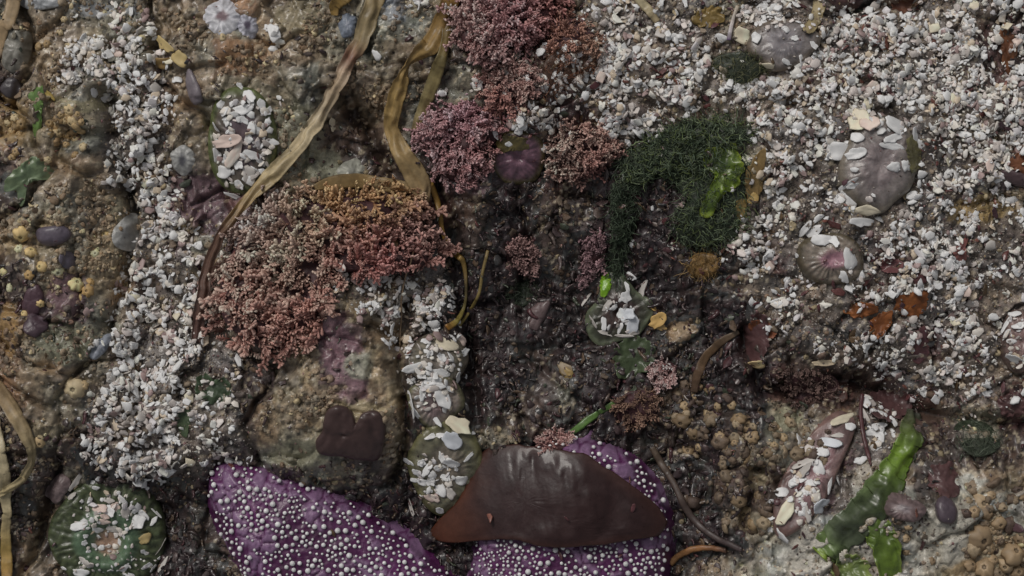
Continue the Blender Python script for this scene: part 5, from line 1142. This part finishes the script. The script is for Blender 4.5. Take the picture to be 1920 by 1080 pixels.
def cluster(spots, c_list, label, group, jit=0):
    us = [s[0] for s in spots]; vs_ = [s[1] for s in spots]
    for s in spots:
        size = 'largest' if s[2] == max(k[2] for k in spots) else 'mid sized' if s[2] >= 12 else 'small'
        barnacle(s[0], s[1], s[2], c_list[int(rng.integers(0, len(c_list)))], f"{size} {label}, {where_in(s[0], s[1], us, vs_)}", group)
TANS = [(116, 99, 77), (106, 90, 70), (126, 110, 88), (98, 83, 65)]
YEL = [(166, 150, 112), (172, 160, 128), (154, 134, 94), (138, 114, 76)]
cluster([(40, 440, 17), (36, 466, 9), (58, 472, 12), (78, 500, 12), (108, 508, 14), (54, 516, 10), (142, 532, 15), (164, 545, 12), (152, 556, 9), (170, 528, 9), (18, 540, 10), (46, 588, 9), (76, 570, 8), (8, 512, 10), (196, 440, 9), (178, 475, 9)], YEL, 'pale yellow barnacle below the dark pebble on left boulder', 'yellow barnacles on the left boulder')
cl = [(125 + 34 * math.cos(a) * f, 236 + 36 * math.sin(a) * f, s) for a, f, s in [(k * 2.4, 0.35 + 0.16 * (k % 5), 7 + (k * 7) % 6) for k in range(24)]]
cluster(cl, [(132, 113, 82), (120, 100, 70), (110, 91, 66), (144, 128, 98)], 'ochre barnacle in the ring cluster on the upper left boulder', 'ochre barnacles on the upper left boulder')
cluster([(28, 220, 9), (40, 232, 10), (22, 245, 9), (35, 252, 8), (14, 232, 8), (30, 285, 9), (22, 296, 7), (72, 88, 10), (88, 82, 8), (66, 100, 8), (92, 300, 8), (140, 290, 8), (155, 275, 9), (112, 60, 8), (120, 36, 7)], [(132, 113, 82), (118, 99, 70), (144, 130, 102)], 'ochre barnacle near the left edge among green weed', 'ochre barnacles near the left edge')
cluster([(140, 728, 22), (128, 716, 10), (156, 722, 10), (74, 830, 12)], [(150, 136, 110), (142, 124, 94)], 'cream barnacle on the lower left ledge', 'cream barnacles on the lower left ledge')
cluster([(1840, 1005 - 60, 22), (1826, 960, 14), (1850, 960, 15), (1860, 930, 10), (1858, 928, 9), (1838, 1010, 26), (1822, 1030, 16), (1856, 1028, 14), (1900, 1038, 24), (1885, 1060, 18), (1912, 1012, 13), (1874, 982, 14), (1868, 985, 9), (1846, 1065, 20), (1820, 1060, 13), (1918, 930, 12), (1908, 1072, 16), (1862, 1050, 12), (1748, 1052, 8), (1704, 990, 8), (1700, 1010, 9), (1698, 1035, 8), (1855, 1000, 10)],
        TANS, 'tan ribbed barnacle on pale rock in the lower right corner', 'tan barnacles in the lower right corner')
cluster([(1280, 735, 14), (1300, 745, 10), (1278, 790, 18), (1300, 815, 14), (1284, 760, 10), (1328, 775, 12), (1345, 762, 9), (1385, 785, 16), (1400, 800, 18), (1412, 820, 12), (1395, 858, 18), (1405, 875, 12), (1350, 820, 13), (1360, 838, 10), (1290, 845, 13), (1310, 840, 10), (1386, 940, 16), (1398, 965, 18), (1380, 960, 10), (1410, 985, 12), (1420, 930, 10), (1415, 900, 9), (1330, 730, 12), (1315, 700, 10), (1310, 725, 9), (1372, 760, 9), (1378, 830, 9), (1440, 850, 11), (1452, 835, 9), (1430, 870, 9), (1470, 820, 10), (1455, 800, 8)],
        [(112, 95, 72), (102, 86, 65), (122, 106, 82), (92, 78, 60)], 'tan barnacle on the ridge right of the sea star', 'tan barnacles on the ridge')
def grain_density(u, v):
    wu_ = u + 16 * fbm(u, v, 40, 2, 1361); wv_ = v + 16 * fbm(u, v, 40, 2, 1371)
    return np.clip(cell_lookup(ZGRAIN, wu_, wv_), 0, 1) * sstep(-0.1, 0.3, fbm(u, v, 60, 3, 1381)) * 0.95 + 0.02
NB = 10800
q = sample_map(grain_density, NB, sr); X, Y, Z = plane(q[:, 0], q[:, 1]); keepm = ~covered(X, Y)
q = q[keepm]
ridge_q = np.concatenate([np.stack([sr.normal(1395, 28, 55), sr.uniform(740, 1000, 55)], 1), np.stack([sr.normal(1295, 26, 32), sr.uniform(715, 860, 32)], 1), np.stack([sr.uniform(1420, 1560, 30), sr.uniform(790, 880, 30)], 1), np.stack([sr.uniform(1800, 1925, 40), sr.uniform(900, 1090, 40)], 1)])
q = np.concatenate([q, ridge_q]); X, Y, Z = plane(q[:, 0], q[:, 1]); n = len(X); isr = np.arange(n) >= n - len(ridge_q)
rs = np.clip(np.exp(sr.normal(np.log(3.5), 0.42, n)), 1.6, 9)
rs = np.where(isr, np.clip(np.exp(sr.normal(np.log(8), .4, n)), 4, 17), rs)
under = np.stack([bil(TC[..., k], X, Y) for k in range(3)], 1)
zc = cell_lookup(ZCOL, q[:, 0], q[:, 1])
BP = np.array([alb(c) for c in [(112, 98, 80), (102, 86, 68), (88, 77, 64), (124, 111, 94), (102, 80, 60), (96, 91, 81), (158, 144, 112), (78, 60, 48)]])
bc = BP[sr.choice(8, n, p=[.2, .16, .18, .1, .08, .12, .09, .07])]
lumz = (zc.mean(1) / 0.16) ** 0.55
bc = (0.62 * bc * np.clip(lumz, 0.3, 1.2)[:, None] + 0.38 * zc * 1.25) * sr.uniform(0.7, 1.2, (n, 1))
bc = np.where(isr[:, None], np.array([alb(c) for c in [(102, 89, 72), (78, 66, 55), (114, 101, 82), (60, 49, 43), (92, 80, 66)]])[sr.integers(0, 5, n)] * sr.uniform(.7, 1.15, (n, 1)), bc)
R = bases(normals(X, Y, 8), sr.random(n) * 6.28, 0.45); sc = np.stack([rs, rs * sr.uniform(.7, 1.2, n), rs * sr.uniform(.5, 1.0, n)], 1); pos = np.stack([X, Y, Z], 1)
kind = sr.random(n) < 0.4; chip = sr.random(n) < 0.75; ti = sr.integers(0, 5, n); items = []
for t in range(5):
    a = kind & (ti == t) & ~isr; b = ~kind & (ti == t) & ~isr; c_ = isr & (ti == t)
    items += [(BARNS[t][0], BARNS[t][1], np.clip(BARNS[t][2], 0, 1), R[c_], sc[c_] * 1.1, pos[c_], bc[c_], bc[c_] * .3)]
    items += [(CRATERS[t][0], CRATERS[t][1], CRATERS[t][2], R[a], sc[a] * 1.12, pos[a], bc[a], bc[a] * 0.25), (DOMES[t][0], DOMES[t][1], None, R[b & ~chip], sc[b & ~chip], pos[b & ~chip], bc[b & ~chip], None),
              (FLAKES[t][0], FLAKES[t][1], None, R[b & chip], sc[b & chip] * np.array([1, 1, 2.6]), pos[b & chip], bc[b & chip], None)]
V_, F_, C_ = merge(items)
tag(at_base('barnacle_crust', V_, F_, np.clip(C_, 0.006, .7), 'barn'), 'crust of countless tiny tan barnacles and tubes over the boulders', 'barnacle crust', kind='stuff')

# ------------------------------------------------------------------ dark turf in the hollows
def turf_density(u, v):
    wu_ = u + 16 * fbm(u, v, 40, 2, 1391); wv_ = v + 16 * fbm(u, v, 40, 2, 1401)
    return np.clip(cell_lookup(ZTURF, wu_, wv_), 0, 1) * (0.4 + 0.6 * sstep(-0.4, 0.3, fbm(u, v, 50, 3, 1411)))
NT = 9300
q = sample_map(turf_density, NT, sr); X, Y, Z = plane(q[:, 0], q[:, 1]); keepm = ~covered(X, Y)
q, X, Y, Z = q[keepm], X[keepm], Y[keepm], Z[keepm]; n = len(X)
TP = np.array([alb(c) for c in [(40, 32, 33), (48, 38, 38), (58, 50, 49), (44, 43, 43), (66, 54, 44), (54, 34, 36), (46, 50, 41), (66, 57, 53)]])
tcl = TP[sr.choice(8, n, p=[.24, .2, .14, .12, .1, .09, .05, .06])] * sr.uniform(0.7, 1.3, (n, 1))
d2 = np.stack([fbm(X, Y, 60, 2, 1421), fbm(X, Y, 60, 2, 1431)], 1) * 1.4 + np.array([0.0, -1.2]) + sr.normal(size=(n, 2)) * 0.5
d3 = np.concatenate([d2 / (np.linalg.norm(d2, axis=1, keepdims=True) + 1e-6), sr.uniform(0.0, 0.6, (n, 1))], 1); d3 /= np.linalg.norm(d3, axis=1, keepdims=True)
ax = np.cross(d3, np.array([0, 0, 1.0]) + sr.normal(size=(n, 3)) * 0.4); ax /= np.linalg.norm(ax, axis=1, keepdims=True)
R = np.stack([ax, d3, np.cross(ax, d3)], -1); sz = np.clip(np.exp(sr.normal(np.log(12), 0.42, n)), 5, 32); ti = sr.integers(0, 8, n)
lf_ = sr.random(n) < 0.22; P3 = np.stack([X, Y, Z + 1.0], 1); R2 = bases(normals(X, Y, 8), sr.random(n) * 6.28, 0.6); s2 = np.stack([sz * .38, sz * sr.uniform(.2, .36, n), sz * .5], 1)
V_, F_, C_ = merge([(LEAFLETS[t][0], LEAFLETS[t][1], None, R[lf_ & (ti == t)], sz[lf_ & (ti == t)][:, None] * np.array([[1, 1, 1.0]]), P3[lf_ & (ti == t)], tcl[lf_ & (ti == t)], None) for t in range(8)]
                   + [(FLAKES[t][0], FLAKES[t][1], None, R2[~lf_ & (ti == t)], s2[~lf_ & (ti == t)], P3[~lf_ & (ti == t)], tcl[~lf_ & (ti == t)], None) for t in range(8)])
tag(at_base('dark_turf', V_, F_, np.clip(C_, 0.004, .5), 'turf'), 'dark wet brown algal turf filling the hollow beside the sea star', 'algal turf', kind='stuff')

# flecks of dark red weed between the shells
def fleck_density(u, v):
    return cell_lookup(SHELL, u, v) * (u > 960) * 0.9 * sstep(0.0, 0.35, fbm(u, v, 45, 2, 1501)) + 0.01
q = sample_map(fleck_density, 700, sr); X, Y, Z = plane(q[:, 0], q[:, 1]); n = len(X)
FC = np.array([alb(c) for c in [(62, 36, 38), (74, 44, 42), (52, 34, 38), (88, 56, 48), (66, 52, 36)]])[sr.integers(0, 5, n)] * sr.uniform(.7, 1.2, (n, 1))
fl = np.clip(np.exp(sr.normal(np.log(13), .4, n)), 6, 32); R = bases(normals(X, Y, 8), sr.random(n) * 6.28, np.full(n, .5)); ti = sr.integers(0, 16, n)
V_, F_, C_ = merge([(FLAKES[t][0], FLAKES[t][1], None, R[ti == t], np.stack([fl / 2, fl / 2 * sr.uniform(.3, .6, n), np.full(n, 5.0)], 1)[ti == t], np.stack([X, Y, Z + 5], 1)[ti == t], FC[ti == t], None) for t in range(16)])
tag(at_base('weed_flecks', V_, F_, np.clip(C_, 0.004, .5), 'turf'), 'scattered dark red weed scraps between the white shells', 'seaweed scraps', kind='stuff')
